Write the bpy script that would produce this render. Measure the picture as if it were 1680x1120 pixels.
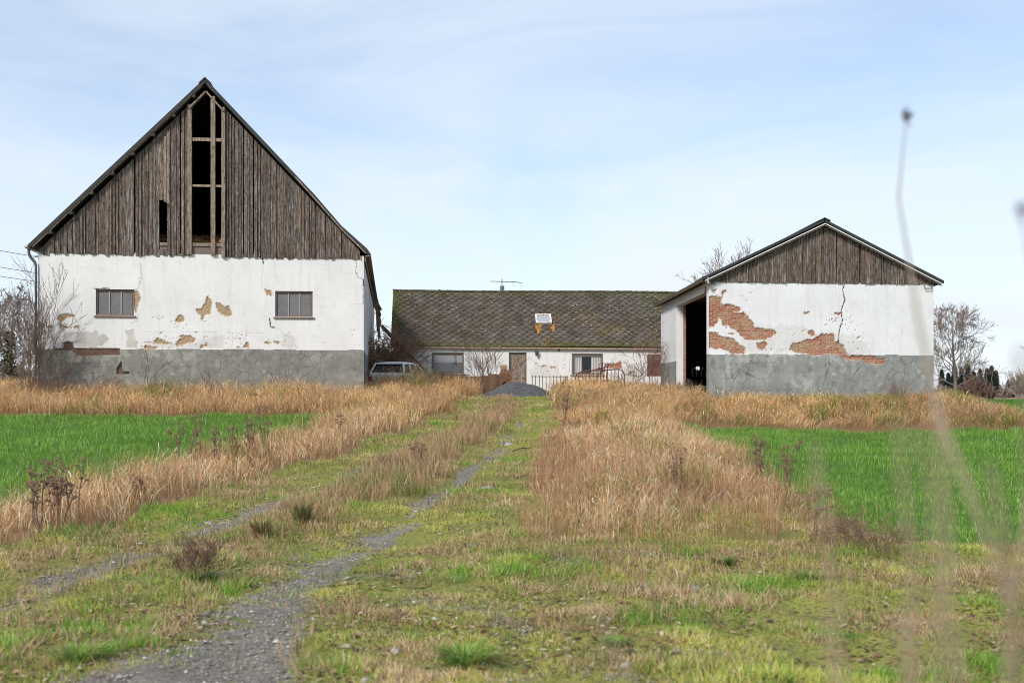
import bpy, math, random
import numpy as np
from mathutils import Vector, Matrix
R_ = math.radians
SC = bpy.context.scene
for o in list(bpy.data.objects):
    bpy.data.objects.remove(o, do_unlink=True)

# ------------------------------------------------------------------ camera
F = 1867.0          # focal length in photo pixels (1680 wide)
EYE = 1.6
HZ = 645.0          # horizon row in the photo
cam = bpy.data.cameras.new('camera'); camo = bpy.data.objects.new('camera', cam)
SC.collection.objects.link(camo); SC.camera = camo
camo.location = (0, 0, EYE); camo.rotation_euler = (R_(90), 0, 0)
cam.sensor_width = 36; cam.lens = F / 1680 * 36
cam.shift_y = (HZ - 560) / 1680
cam.clip_start = 0.05; cam.clip_end = 6000
cam.dof.use_dof = True; cam.dof.focus_distance = 43; cam.dof.aperture_fstop = 2.8

# ------------------------------------------------------------------ world + sun
SUN_EL, SUN_AZ = 36, 215      # degrees; azimuth clockwise from +Y
W = bpy.data.worlds.new('World'); SC.world = W; W.use_nodes = True
nt = W.node_tree; nt.nodes.clear()
def wn(t, **k):
    n = nt.nodes.new(t)
    for a, b in k.items(): setattr(n, a, b)
    return n
sky = wn('ShaderNodeTexSky', sky_type='NISHITA', sun_disc=False, sun_elevation=R_(SUN_EL), sun_rotation=R_(SUN_AZ),
         air_density=1.0, dust_density=0.4, ozone_density=3.6, altitude=0)
tc = wn('ShaderNodeTexCoord'); mp = wn('ShaderNodeMapping'); mp.inputs['Scale'].default_value = (1.1, 1.1, 4.2)
mp.inputs['Rotation'].default_value = (0.25, 0.2, 0.6)
n1 = wn('ShaderNodeTexNoise'); n1.inputs['Scale'].default_value = 1.9; n1.inputs['Detail'].default_value = 9
n1.inputs['Roughness'].default_value = 0.56; n1.inputs['Distortion'].default_value = 0.7
rp = wn('ShaderNodeMapRange'); rp.inputs['From Min'].default_value = 0.36; rp.inputs['From Max'].default_value = 0.78
rp.inputs['To Min'].default_value = 0.15; rp.inputs['To Max'].default_value = 0.95
sx = wn('ShaderNodeSeparateXYZ')
hz = wn('ShaderNodeMapRange'); hz.inputs['From Min'].default_value = 0.0; hz.inputs['From Max'].default_value = 0.42
hz.inputs['To Min'].default_value = 0.55; hz.inputs['To Max'].default_value = 0.0
mx = wn('ShaderNodeMath', operation='MAXIMUM')
ad = wn('ShaderNodeMath', operation='ADD', use_clamp=True)
ml = wn('ShaderNodeMath', operation='MULTIPLY'); ml.inputs[1].default_value = 0.8
mix = wn('ShaderNodeMix', data_type='RGBA'); mix.inputs[7].default_value = (5.05, 5.5, 6.05, 1)
bg = wn('ShaderNodeBackground'); bg.inputs['Strength'].default_value = 0.123
out = wn('ShaderNodeOutputWorld')
L = nt.links.new
L(tc.outputs['Generated'], mp.inputs['Vector']); L(mp.outputs[0], n1.inputs['Vector']); L(n1.outputs['Fac'], rp.inputs['Value'])
L(tc.outputs['Generated'], sx.inputs[0]); L(sx.outputs['Z'], hz.inputs['Value'])
L(rp.outputs[0], ml.inputs[0]); L(ml.outputs[0], ad.inputs[0]); L(hz.outputs[0], ad.inputs[1])
L(ad.outputs[0], mix.inputs[0]); L(sky.outputs[0], mix.inputs[6]); L(mix.outputs[2], bg.inputs['Color']); L(bg.outputs[0], out.inputs['Surface'])
sun = bpy.data.lights.new('sun', 'SUN'); suno = bpy.data.objects.new('sun', sun); SC.collection.objects.link(suno)
sun.energy = 2.7; sun.angle = R_(12); sun.color = (1, 0.95, 0.88)
_sd = Vector((math.sin(R_(SUN_AZ)) * math.cos(R_(SUN_EL)), math.cos(R_(SUN_AZ)) * math.cos(R_(SUN_EL)), math.sin(R_(SUN_EL))))
suno.rotation_euler = _sd.to_track_quat('Z', 'Y').to_euler()
SC.view_settings.view_transform = 'Standard'; SC.view_settings.look = 'None'; SC.view_settings.exposure = 0.5
SC.view_settings.gamma = 1; SC.view_settings.use_curve_mapping = False
SC.cycles.max_bounces = 5; SC.cycles.diffuse_bounces = 3; SC.cycles.transparent_max_bounces = 8
SC.cycles.use_denoising = True; SC.cycles.denoising_prefilter = 'ACCURATE'; SC.cycles.pixel_filter_type = 'BLACKMAN_HARRIS'; SC.cycles.filter_width = 1.0

# ------------------------------------------------------------------ helpers
rng = np.random.default_rng(7); rnd = random.Random(11)
def hash2(ix, iy, s):
    h = (ix.astype(np.int64) * 374761393 + iy.astype(np.int64) * 668265263 + s * 974711) & 0x7fffffff
    h = ((h ^ (h >> 13)) * 1274126177) & 0x7fffffff
    return ((h ^ (h >> 16)) & 0xffff) / 65535.0
def vnoise(x, y, s=0):
    x = np.asarray(x, float); y = np.asarray(y, float)
    ix = np.floor(x); iy = np.floor(y); fx = x - ix; fy = y - iy
    fx = fx * fx * (3 - 2 * fx); fy = fy * fy * (3 - 2 * fy)
    a = hash2(ix, iy, s); b = hash2(ix + 1, iy, s); c = hash2(ix, iy + 1, s); d = hash2(ix + 1, iy + 1, s)
    return (a * (1 - fx) + b * fx) * (1 - fy) + (c * (1 - fx) + d * fx) * fy
def fbm(x, y, s=0, o=4):
    t = 0; a = 0.5; n = 0
    for i in range(o):
        t = t + a * vnoise(np.asarray(x) * 2 ** i, np.asarray(y) * 2 ** i, s + i * 17); n += a; a *= 0.55
    return t / n
def sstep(a, b, x):
    t = np.clip((np.asarray(x, float) - a) / (b - a), 0, 1); return t * t * (3 - 2 * t)
def at(px, py, d):
    return Vector(((px - 840) / F * d, d, EYE - (py - HZ) / F * d))
def inpoly(px, py, poly):
    c = np.zeros(px.shape, bool); n = len(poly)
    for i in range(n):
        x0, y0 = poly[i]; x1, y1 = poly[(i + 1) % n]
        if y0 == y1: continue
        m = ((y0 > py) != (y1 > py)) & (px < (x1 - x0) * (py - y0) / (y1 - y0) + x0)
        c ^= m
    return c
def pldist(px, py, pl):
    d = np.full(px.shape, 1e9)
    for (x0, y0), (x1, y1) in zip(pl[:-1], pl[1:]):
        vx, vy = x1 - x0, y1 - y0
        t = np.clip(((px - x0) * vx + (py - y0) * vy) / (vx * vx + vy * vy + 1e-9), 0, 1)
        d = np.minimum(d, np.hypot(px - x0 - t * vx, py - y0 - t * vy))
    return d

def tag(o, label=None, cat=None, group=None, kind=None):
    if label: o['label'] = label
    if cat: o['category'] = cat
    if group: o['group'] = group
    if kind: o['kind'] = kind
    return o
def empty(name, loc=(0, 0, 0), rz=0, label=None, cat=None, group=None):
    o = bpy.data.objects.new(name, None); SC.collection.objects.link(o)
    o.location = loc; o.rotation_euler = (0, 0, rz); o.empty_display_size = 0.3
    return tag(o, label, cat, group)
def link(name, me, mat, parent=None):
    o = bpy.data.objects.new(name, me); SC.collection.objects.link(o)
    if mat: me.materials.append(mat)
    if parent: o.parent = parent
    return o
def np_mesh(name, V, Fc, mat, parent=None, attrs=None, cols=None, smooth=False):
    """V (n,3); Fc list of int arrays (m,3) or (m,4)"""
    me = bpy.data.meshes.new(name); V = np.ascontiguousarray(V, np.float32)
    me.vertices.add(len(V)); me.vertices.foreach_set('co', V.ravel())
    loops = np.concatenate([f.ravel() for f in Fc]).astype(np.int32)
    tot = np.concatenate([np.full(len(f), f.shape[1]) for f in Fc])
    st = np.concatenate([[0], np.cumsum(tot)[:-1]]).astype(np.int32)
    me.loops.add(len(loops)); me.loops.foreach_set('vertex_index', loops)
    me.polygons.add(len(tot)); me.polygons.foreach_set('loop_start', st)
    if smooth: me.polygons.foreach_set('use_smooth', np.ones(len(tot), bool))
    me.update(calc_edges=True)
    for k, a in (attrs or {}).items():
        at_ = me.attributes.new(k, 'FLOAT', 'POINT'); at_.data.foreach_set('value', np.ascontiguousarray(a, np.float32))
    if cols is not None:
        ca = me.color_attributes.new('col', 'FLOAT_COLOR', 'POINT')
        c4 = np.ones((len(V), 4), np.float32); c4[:, :3] = cols; ca.data.foreach_set('color', c4.ravel())
    return link(name, me, mat, parent)

class MB:
    def __init__(s): s.v = []; s.f = []; s.c = []; s.col = (1, 1, 1)
    def add(s, vs, fs, col=None):
        b = len(s.v); s.v += [tuple(v) for v in vs]; s.f += [tuple(b + i for i in f) for f in fs]
        s.c += [col or s.col] * len(vs); return s
    def box(s, x0, x1, y0, y1, z0, z1, col=None):
        return s.add([(x0, y0, z0), (x1, y0, z0), (x1, y1, z0), (x0, y1, z0), (x0, y0, z1), (x1, y0, z1), (x1, y1, z1), (x0, y1, z1)],
              [(0, 3, 2, 1), (4, 5, 6, 7), (0, 1, 5, 4), (1, 2, 6, 5), (2, 3, 7, 6), (3, 0, 4, 7)], col)
    def beam(s, p0, p1, w, h, up=(0, 0, 1), col=None):
        p0 = Vector(p0); p1 = Vector(p1); d = (p1 - p0).normalized(); a = d.cross(Vector(up))
        if a.length < 1e-4: a = d.cross(Vector((1, 0, 0)))
        a.normalize(); b = a.cross(d).normalized()
        vs = [p + a * (sx * w / 2) + b * (sy * h / 2) for p in (p0, p1) for sx, sy in ((-1, -1), (1, -1), (1, 1), (-1, 1))]
        return s.add(vs, [(3, 2, 1, 0), (4, 5, 6, 7), (0, 1, 5, 4), (1, 2, 6, 5), (2, 3, 7, 6), (3, 0, 4, 7)], col)
    def tube(s, pts, rad, n=6, col=None, cap=True):
        pts = [Vector(p) for p in pts]
        if not hasattr(rad, '__len__'): rad = [rad] * len(pts)
        vs = []; fs = []; ref = None
        for i, p in enumerate(pts):
            d = (pts[min(i + 1, len(pts) - 1)] - pts[max(i - 1, 0)])
            if d.length < 1e-9: d = Vector((0, 0, 1))
            d.normalize()
            if ref is None: ref = d.orthogonal().normalized()
            a = (ref - d * ref.dot(d))
            a = a.normalized() if a.length > 1e-5 else d.orthogonal().normalized()
            ref = a; b = d.cross(a)
            for k in range(n):
                t = 2 * math.pi * k / n; vs.append(p + (a * math.cos(t) + b * math.sin(t)) * rad[i])
        for i in range(len(pts) - 1):
            for k in range(n):
                fs.append((i * n + k, i * n + (k + 1) % n, (i + 1) * n + (k + 1) % n, (i + 1) * n + k))
        if cap:
            fs.append(tuple(reversed(range(n)))); fs.append(tuple((len(pts) - 1) * n + k for k in range(n)))
        return s.add(vs, fs, col)
    def blob(s, c, r, seed=0, sub=1, col=None):
        import bmesh
        bm = bmesh.new(); bmesh.ops.create_icosphere(bm, subdivisions=sub, radius=1)
        rr = random.Random(seed); c = Vector(c)
        if not hasattr(r, '__len__'): r = (r, r, r)
        vs = [(c.x + v.co.x * r[0] * (k := rr.uniform(.75, 1.2)), c.y + v.co.y * r[1] * k, c.z + v.co.z * r[2] * k) for v in bm.verts]
        fs = [tuple(v.index for v in f.verts) for f in bm.faces]; bm.free()
        return s.add(vs, fs, col)
    def build(s, name, mat, parent=None, smooth=False, skew=0, bevel=0):
        me = bpy.data.meshes.new(name)
        vs = [(x + skew * y, y, z) for x, y, z in s.v] if skew else s.v
        me.from_pydata(vs, [], s.f); me.update()
        ca = me.color_attributes.new('col', 'FLOAT_COLOR', 'POINT')
        c4 = np.ones((len(vs), 4), np.float32); c4[:, :3] = np.array(s.c, np.float32).reshape(-1, 3); ca.data.foreach_set('color', c4.ravel())
        if smooth: me.polygons.foreach_set('use_smooth', np.ones(len(me.polygons), bool))
        o = link(name, me, mat, parent)
        if bevel:
            m = o.modifiers.new('b', 'BEVEL'); m.width = bevel; m.segments = 2; m.limit_method = 'ANGLE'
        return o

# ------------------------------------------------------------------ materials
class NT:
    def __init__(s, name):
        s.m = bpy.data.materials.new(name); s.m.use_nodes = True; s.t = s.m.node_tree; s.t.nodes.clear()
        s.out = s.t.nodes.new('ShaderNodeOutputMaterial')
        s.tc = s.t.nodes.new('ShaderNodeTexCoord')
    def n(s, typ, ins=None, **k):
        n = s.t.nodes.new(typ)
        for a, b in k.items(): setattr(n, a, b)
        for a, b in (ins or {}).items(): s.set(n.inputs[a], b)
        return n
    def set(s, inp, v):
        if isinstance(v, bpy.types.NodeSocket): s.t.links.new(v, inp)
        elif isinstance(v, bpy.types.Node): s.t.links.new(v.outputs[0], inp)
        else:
            if hasattr(v, '__len__') and len(v) == 3 and inp.type == 'RGBA': v = (*v, 1)
            inp.default_value = v
    def co(s, scale=(1, 1, 1), kind='Object'):
        return s.n('ShaderNodeMapping', {'Vector': s.tc.outputs[kind], 'Scale': scale}).outputs[0]
    def noise(s, scale, detail=4, rough=0.55, vec=None, dist=0):
        return s.n('ShaderNodeTexNoise', {'Scale': scale, 'Detail': detail, 'Roughness': rough, 'Distortion': dist, 'Vector': vec or s.tc.outputs['Object']}).outputs['Fac']
    def vor(s, scale, vec=None, feature='F1', out='Distance', rnd=1):
        return s.n('ShaderNodeTexVoronoi', {'Scale': scale, 'Vector': vec or s.tc.outputs['Object'], 'Randomness': rnd}, feature=feature).outputs[out]
    def rng(s, v, a, b, c=0.0, d=1.0):
        return s.n('ShaderNodeMapRange', {'Value': v, 'From Min': a, 'From Max': b, 'To Min': c, 'To Max': d}).outputs[0]
    def mix(s, f, a, b, bt='MIX'):
        n = s.n('ShaderNodeMix', data_type='RGBA', blend_type=bt)
        s.set(n.inputs[0], f); s.set(n.inputs[6], a); s.set(n.inputs[7], b); return n.outputs[2]
    def math(s, op, a, b=0.0, clamp=False):
        n = s.n('ShaderNodeMath', operation=op, use_clamp=clamp); s.set(n.inputs[0], a); s.set(n.inputs[1], b); return n.outputs[0]
    def attr(s, name, out='Fac'):
        return s.n('ShaderNodeAttribute', attribute_name=name).outputs[out]
    def bump(s, h, strength=0.3, dist=0.02):
        return s.n('ShaderNodeBump', {'Height': h, 'Strength': strength, 'Distance': dist}).outputs[0]
    def fin(s, color, rough=0.8, normal=None, metal=0.0, spec=0.3, trans=None):
        b = s.n('ShaderNodeBsdfPrincipled', {'Base Color': color, 'Roughness': rough, 'Metallic': metal})
        b.inputs['Specular IOR Level'].default_value = spec
        if normal is not None: s.set(b.inputs['Normal'], normal)
        sh = b.outputs[0]
        if trans:
            tr = s.n('ShaderNodeBsdfTranslucent', {'Color': color})
            mm = s.n('ShaderNodeMixShader', {0: trans}); s.t.links.new(sh, mm.inputs[1]); s.t.links.new(tr.outputs[0], mm.inputs[2]); sh = mm.outputs[0]
        s.t.links.new(sh, s.out.inputs['Surface']); return s.m

def m_plain(name, col, rough=0.7, var=0.25, scale=8, metal=0, spec=0.3, bump=0.2):
    t = NT(name); n = t.noise(scale, 6, 0.6)
    c = t.mix(n, tuple(x * (1 - var) for x in col), tuple(min(1, x * (1 + var)) for x in col))
    return t.fin(c, rough, t.bump(n, bump, 0.01), metal, spec)
def m_blade(name, trans=0.35):
    t = NT(name); return t.fin(t.attr('col', 'Color'), 0.7, spec=0.12, trans=trans)
def m_vcol(name, var=0.3, scale=20, rough=0.8):
    t = NT(name); n = t.noise(scale, 5, 0.6)
    c = t.mix(1.0, t.attr('col', 'Color'), t.mix(n, (1 - var,) * 3, (1 + var,) * 3), 'MULTIPLY')
    return t.fin(c, rough, t.bump(n, 0.3, 0.01))

def m_brick(t, light=False, sc=1.0):
    """brick colour from object x,z"""
    sep = t.n('ShaderNodeSeparateXYZ', {0: t.tc.outputs['Object']})
    cmb = t.n('ShaderNodeCombineXYZ', {0: t.math('ADD', sep.outputs['X'], sep.outputs['Y']), 1: sep.outputs['Z'], 2: 0.0})
    b = t.n('ShaderNodeTexBrick', {'Vector': cmb.outputs[0], 'Color1': (.30, .075, .04), 'Color2': (.44, .21, .115), 'Mortar': (.38, .31, .24),
            'Scale': 1.0, 'Mortar Size': 0.012, 'Mortar Smooth': 0.3, 'Bias': -0.1, 'Brick Width': 0.25, 'Row Height': 0.077})
    big = t.noise(1.6, 4, 0.6); mid = t.noise(9, 5, 0.7)
    c = t.mix(t.rng(mid, .56, .66, 0, .8), b.outputs['Color'], (.42, .105, .05))
    c = t.mix(t.rng(big, .47, .60, 0, .8), c, (.37, .27, .17))
    c = t.mix(t.rng(t.noise(22, 4, .7), .52, .68, .0, .7), c, (.10, .05, .03))
    c = t.mix(t.rng(t.noise(5, 4, .7), .60, .7, .0, .6), c, (.52, .40, .24))
    return c, b.outputs['Fac']

def mat_wall(name, exposed='brick', plaster=(.76, .75, .735), PL1=(.20, .205, .19), PL2=(.30, .305, .28)):
    t = NT(name)
    big = t.noise(.55, 5, .6); fine = t.noise(14, 7, .65); mid = t.noise(2.6, 6, .62)
    streak = t.noise(1.0, 6, .65, t.co((5.5, 5.5, .5)))
    p = t.mix(t.rng(big, .3, .7), plaster, tuple(x * .88 for x in plaster)); p = t.mix(t.rng(t.noise(6, 5, .7), .5, .8, 0, .3), p, tuple(x * .75 for x in plaster))
    p = t.mix(t.rng(mid, .5, .8, 0, .45), p, (.62, .60, .57))
    p = t.mix(t.rng(streak, .50, .74, 0, .55), p, (.56, .53, .48)); p = t.mix(t.math('MULTIPLY', t.rng(t.noise(1.3, 7, .72, t.co((1.5, 1.5, 3.2))), .56, .66), .4), p, (.50, .47, .42))
    # small chips and specks, denser low on the wall
    vs = t.vor(7.0, t.co((1, 1, 1.6))); sp = t.math('MULTIPLY', t.rng(vs, .07, .04), t.rng(t.noise(1.1, 3), .54, .62))
    p = t.mix(t.math('MULTIPLY', sp, .8), p, (.32, .27, .22))
    hair = t.rng(t.vor(1.7, t.n('ShaderNodeVectorMath', {0: t.tc.outputs['Object'], 1: t.n('ShaderNodeTexNoise', {'Scale': 3.0}).outputs['Color']}, operation='ADD').outputs[0], 'DISTANCE_TO_EDGE'), .0, .012, 1, 0)
    hair = t.math('MULTIPLY', hair, t.rng(t.noise(.8, 3), .50, .62, 0, .5)); p = t.mix(hair, p, (.33, .31, .29))
    p = t.mix(t.attr('dirt'), p, (.40, .36, .30)); p = t.mix(t.attr('rim'), p, (.43, .38, .31))
    # plinth
    g = t.mix(t.rng(mid, .3, .7), PL1, PL2)
    g = t.mix(t.rng(t.noise(1.2, 5, .6), .5, .62, 0, .6), g, tuple(x * 1.18 for x in PL2))
    g = t.mix(t.rng(streak, .5, .8, 0, .6), g, (.16, .16, .135))
    dv = t.n('ShaderNodeVectorMath', {0: t.tc.outputs['Object'], 1: t.n('ShaderNodeVectorMath', {0: t.n('ShaderNodeTexNoise', {'Scale': 2.2, 'Detail': 3.0}).outputs['Color'], 1: (.35, .35, .35)}, operation='MULTIPLY').outputs[0]}, operation='ADD').outputs[0]
    ck = t.rng(t.vor(2.6, dv, 'DISTANCE_TO_EDGE'), .0, .035, 1, 0)
    ck = t.math('MULTIPLY', ck, t.rng(t.noise(.5, 3), .40, .55, .15, .85)); g = t.mix(ck, g, tuple(x * .45 for x in PL1))
    g = t.mix(t.rng(t.noise(3.2, 7, .7), .52, .68, 0, .7), g, tuple(x * .62 for x in PL1)); g = t.mix(t.rng(t.noise(.9, 6, .7), .56, .60, 0, .55), g, tuple(min(1, x * 1.5) for x in PL2))
    col = t.mix(t.attr('plinth'), p, g)
    if exposed == 'brick': e, mort = m_brick(t)
    else:
        e = t.mix(t.rng(mid, .3, .75), (.40, .27, .155), (.29, .20, .12)); e = t.mix(t.rng(fine, .4, .8, 0, .5), e, (.52, .40, .27))
    col = t.mix(t.attr('peel'), col, e)
    hb, _ = m_brick(t, True); hb = t.mix(.75, hb, (.07, .05, .04))
    col = t.mix(t.attr('hole'), col, hb)
    col = t.mix(t.attr('crack'), col, (.07, .06, .05))
    h = t.math('ADD', t.math('MULTIPLY', fine, .5), mid)
    return t.fin(col, .88, t.bump(h, .5, .015), spec=.15)

def mat_wood(name, c1=(.215, .165, .135), c2=(.064, .046, .036), grey=(.37, .33, .295)):
    t = NT(name)
    g = t.noise(1.0, 7, .75, t.co((34, 34, 3.0)), 1.2); k = t.noise(2.2, 5, .7, t.co((8, 8, 2.2)))
    c = t.mix(t.rng(g, .32, .66), c2, c1)
    c = t.mix(t.rng(k, .46, .62, 0, .85), c, tuple(x * .6 for x in c2)); c = t.mix(t.rng(t.noise(1, 6, .7, t.co((24, 24, 1.6))), .52, .66, 0, .85), c, grey)
    kn = t.rng(t.vor(3.6, t.co((2.1, 2.1, 1.0))), .09, .18, 1, 0); c = t.mix(t.math('MULTIPLY', kn, .85), c, (.035, .022, .016))
    c = t.mix(1.0, c, t.attr('col', 'Color'), 'MULTIPLY')
    return t.fin(c, .9, t.bump(g, .5, .01), spec=.12)
# ------------------------------------------------------------------ terrain
def itp(y, a, b): return np.interp(y, a, b)
def zt(x, y):
    x = np.asarray(x, float); y = np.asarray(y, float)
    Lz = itp(y, [-60, 0, 12, 18, 30, 36, 38, 42, 47, 80, 300, 3000], [0, 0, 0.0, .2, .70, .95, 1.12, 1.42, 1.55, 1.5, .9, .3])
    Rz = itp(y, [-60, 0, 12, 29, 36, 37.5, 40, 42, 47, 80, 300, 3000], [0, 0, 0, .18, .36, .62, 1.12, 1.38, 1.52, 1.3, .9, .3])
    Fz = itp(y, [-60, 0, 12, 29, 36, 42, 60, 100, 300, 3000], [0, 0, 0, .18, .36, .55, .75, .8, .9, .3])
    w = sstep(3.2, 7, x); w2 = sstep(15.6, 19.5, x)
    z = (Lz * (1 - w) + Rz * w) * (1 - w2) + Fz * w2
    z = z + (fbm(x * .45, y * .45, 3, 3) - .5) * .16 * sstep(2, 10, y) * (1 - sstep(60, 90, y) * .5)
    # ruts
    inr = (y > -5) & (y < 46)
    for rut in (rut_l, rut_r):
        z = z - np.where(inr, .05 * np.exp(-((x - rut(y)) / .35) ** 2), 0)
    nr = 1.3 * np.exp(-((x - rut_r(y)) / .8) ** 4) + 1.3 * np.exp(-((x - rut_l(y)) / .6) ** 4)
    near = sstep(2, 4, y) * (1 - sstep(20, 34, y)) * (x > -9) * (x < 12)
    z = z + ((fbm(x * 3.3, y * 3.0, 13, 3) - .5) * .085 + (fbm(x * 1.2, y * 1.1, 17, 2) - .5) * .06) * near * (1 - np.clip(nr, 0, 1))
    return z
def rut_r(y): return itp(y, [-5, 7.2, 10.9, 16.6, 21.6, 30, 39, 48], [-1.5, -1.75, -1.72, -1.07, -.46, .05, .32, .5])
def rut_l(y): return itp(y, [-5, 7, 9.5, 12.7, 17.3, 24, 32, 43, 48], [-4.6, -4.2, -4.0, -3.65, -3.1, -2.35, -1.65, -.9, -.6])
def zones(x, y):
    """dry, crop, strip, gravel weights"""
    nx = x + (fbm(x * .6, y * .6, 21, 4) - .5) * 1.7; ny = y + (fbm(x * .8, y * .4, 31, 3) - .5) * 2.2
    xi = itp(y, [0, 8, 12.7, 15.4, 18, 23, 32, 46, 60], [-6.6, -5.9, -5.15, -4.6, -4.1, -3.5, -2.5, -1.3, -1.2])
    xo = itp(y, [0, 8, 13, 18, 28, 36], [-8.5, -7.6, -6.5, -5.9, -5.5, -5.2])
    xr = itp(y, [8, 12, 14.8, 21, 30, 46, 60], [.6, .15, .15, .6, 1.15, 1.75, 1.8])
    xo2 = itp(y, [10, 12, 17, 29, 36], [4.0, 4.2, 4.2, 4.6, 5.6])
    far = ny > 35.4
    dryL = (nx < xi) & ((nx > xo) | far); dryR = (nx > xr) & (ny > 11.9) & ((nx < xo2) | (ny > 36.4)) 
    dry = (dryL | dryR) & (y < 58)
    dry &= ~((x > 18.3 + (ny - 38) * .25) & (y > 36)) & ~((x < -24) & (y > 44))
    cropL = (nx < xo) & (ny > 8) & (ny <= 35.4) ; cropR = (nx > xo2) & (ny > 12.2) & (ny <= 36.4)
    crop = (cropL | cropR | ((x > 18.5) & (y > 36) & (y < 150)) | ((x < -24) & (y >= 44) & (y < 120)))
    mid = (rut_l(y) + rut_r(y)) / 2
    strip = np.exp(-((nx - mid) / itp(y, [10, 24, 44], [.72, .66, .38])) ** 4) * sstep(9, 15, y) * (y < 46)
    g = np.exp(-((x - rut_r(y) + (fbm(x * .9, y * .5, 41, 3) - .5) * .55) / (.16 + .38 * (1 - sstep(5, 14, y)))) ** 2) * (1.0 - .22 * sstep(11, 16, y) - .25 * sstep(18, 30, y)) * (1 - sstep(32, 40, y))
    g2 = np.exp(-((x - rut_l(y) + (fbm(x * .9, y * .5, 51, 3) - .5) * .8) / .30) ** 2) * .40 * (1 - sstep(17, 24, y))
    gravel = np.maximum(g, g2)
    br = fbm(x * 1.3, y * .9, 61, 4)
    gravel = np.where(np.maximum(g, g2) > 0, np.clip(gravel * (1 + (br - .5) * 2.2) + (br - .5) * .7 * (gravel > .12), 0, 1), 0)
    gravel = np.maximum(gravel, np.where((y < 12) & (np.abs(x + 1) < 2.6), np.clip((fbm(x * 1.9, y * 1.6, 71, 4) - .60) * 5, 0, .38), 0))
    gravel = np.where(dry | crop | (y < -3), 0, gravel)
    return dry.astype(float), crop.astype(float), strip, gravel

def make_ground():
    ys = np.concatenate([-np.geomspace(40, 1, 12), np.arange(0, 4, .5), np.geomspace(4, 60, 430), np.geomspace(61, 4500, 70)])
    t = np.linspace(-1, 1, 361); t = np.sign(t) * np.abs(t) ** 1.25
    Y, T = np.meshgrid(ys, t, indexing='ij')
    X = T * np.where(Y < 0, 30, 14 + np.abs(Y) * .95)
    Z = zt(X, Y)
    dry, crop, strip, gr = zones(X, Y)
    n, m = X.shape; idx = np.arange(n * m).reshape(n, m)
    Fq = np.stack([idx[:-1, :-1], idx[:-1, 1:], idx[1:, 1:], idx[1:, :-1]], -1).reshape(-1, 4)
    far = sstep(140, 160, Y); dry = dry * np.where((X > -.5) & (Y < 17), sstep(11.5, 16, Y + (fbm(X, Y, 7, 3) - .5) * 3), 1)
    t_ = NT('ground_soil_and_turf')
    n1 = t_.noise(1.4, 7, .65); n2 = t_.noise(9, 6, .7); n3 = t_.noise(45, 3, .7)
    lawn = t_.mix(t_.rng(n1, .35, .65), (.36, .35, .07), (.20, .24, .055)); lawn = t_.mix(t_.rng(n2, .5, .72, 0, .85), lawn, (.34, .25, .14))
    lawn = t_.mix(t_.rng(n3, .45, .62, 0, .8), lawn, (.085, .065, .035)); lawn = t_.mix(t_.rng(t_.noise(16, 4, .7), .55, .66, 0, .8), lawn, (.10, .075, .045))
    dr = t_.mix(t_.rng(n2, .3, .7), (.30, .19, .10), (.14, .085, .045)); cr = t_.mix(t_.rng(n3, .4, .7), (.08, .19, .025), (.08, .10, .035))
    c = t_.mix(t_.attr('crop'), lawn, cr); c = t_.mix(t_.attr('dry'), c, dr)
    c = t_.mix(t_.attr('strip'), c, dr)
    c = t_.mix(t_.attr('far'), c, (.36, .25, .15))
    gv = t_.n('ShaderNodeRGBToBW', {0: t_.vor(30, out='Color')}).outputs[0]; gc = t_.mix(gv, (.13, .113, .09), (.34, .302, .245)); gc = t_.mix(t_.rng(n1, .5, .65, 0, .6), gc, (.16, .14, .11))
    c = t_.mix(t_.rng(t_.math('ADD', t_.attr('soil'), t_.math('MULTIPLY', t_.math('SUBTRACT', t_.noise(6, 7, .75), .5), 1.9)), .34, .56), c, gc)
    t_.fin(c, .95, t_.bump(n2, .5, .03), spec=.05)
    o = np_mesh('ground', np.stack([X, Y, Z], -1).reshape(-1, 3), [Fq], t_.m, attrs={'dry': dry.ravel(), 'crop': crop.ravel(), 'strip': (strip * .8).ravel(), 'far': far.ravel(), 'soil': gr.ravel()}, smooth=True)
    tag(o, kind='structure')
    # gravel track sheet
    xs = np.arange(-6, 2, .045); yy = np.concatenate([np.arange(2.5, 14, .05), np.arange(14, 45, .09)])
    X, Y = np.meshgrid(xs, yy); _, _, _, g = zones(X, Y)
    keep = g + (fbm(X * 4, Y * 3.2, 5, 4) - .5) * 1.2 > .60
    Z = zt(X, Y) + .008
    n, m = X.shape; idx = np.arange(n * m).reshape(n, m)
    k = keep[:-1, :-1] & keep[1:, 1:] & keep[:-1, 1:]
    Fq = np.stack([idx[:-1, :-1], idx[:-1, 1:], idx[1:, 1:], idx[1:, :-1]], -1)[k]
    used, inv = np.unique(Fq.ravel(), return_inverse=True)
    V = np.stack([X, Y, Z], -1).reshape(-1, 3)[used]; V[np.bincount(inv.ravel()) < 4, 2] -= .03
    t_ = NT('track_gravel')
    v = t_.vor(48, out='Color'); bw = t_.n('ShaderNodeRGBToBW', {0: v}).outputs[0]; d = t_.noise(70, 4, .7); n1 = t_.noise(3, 6, .65)
    c = t_.mix(bw, (.13, .113, .09), (.34, .302, .245)); c = t_.mix(t_.rng(d, .4, .7, 0, .5), c, (.085, .08, .075))
    c = t_.mix(t_.rng(n1, .5, .72, 0, .75), c, (.17, .15, .115)); c = t_.mix(t_.rng(t_.vor(40), .09, .05, 0, .7), c, (.55, .53, .5))
    t_.fin(c, .95, t_.bump(d, .6, .01), spec=.1)
    o = np_mesh('gravel_track', V, [inv.reshape(-1, 4)], t_.m, smooth=True); tag(o, kind='structure')
make_ground()

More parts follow.
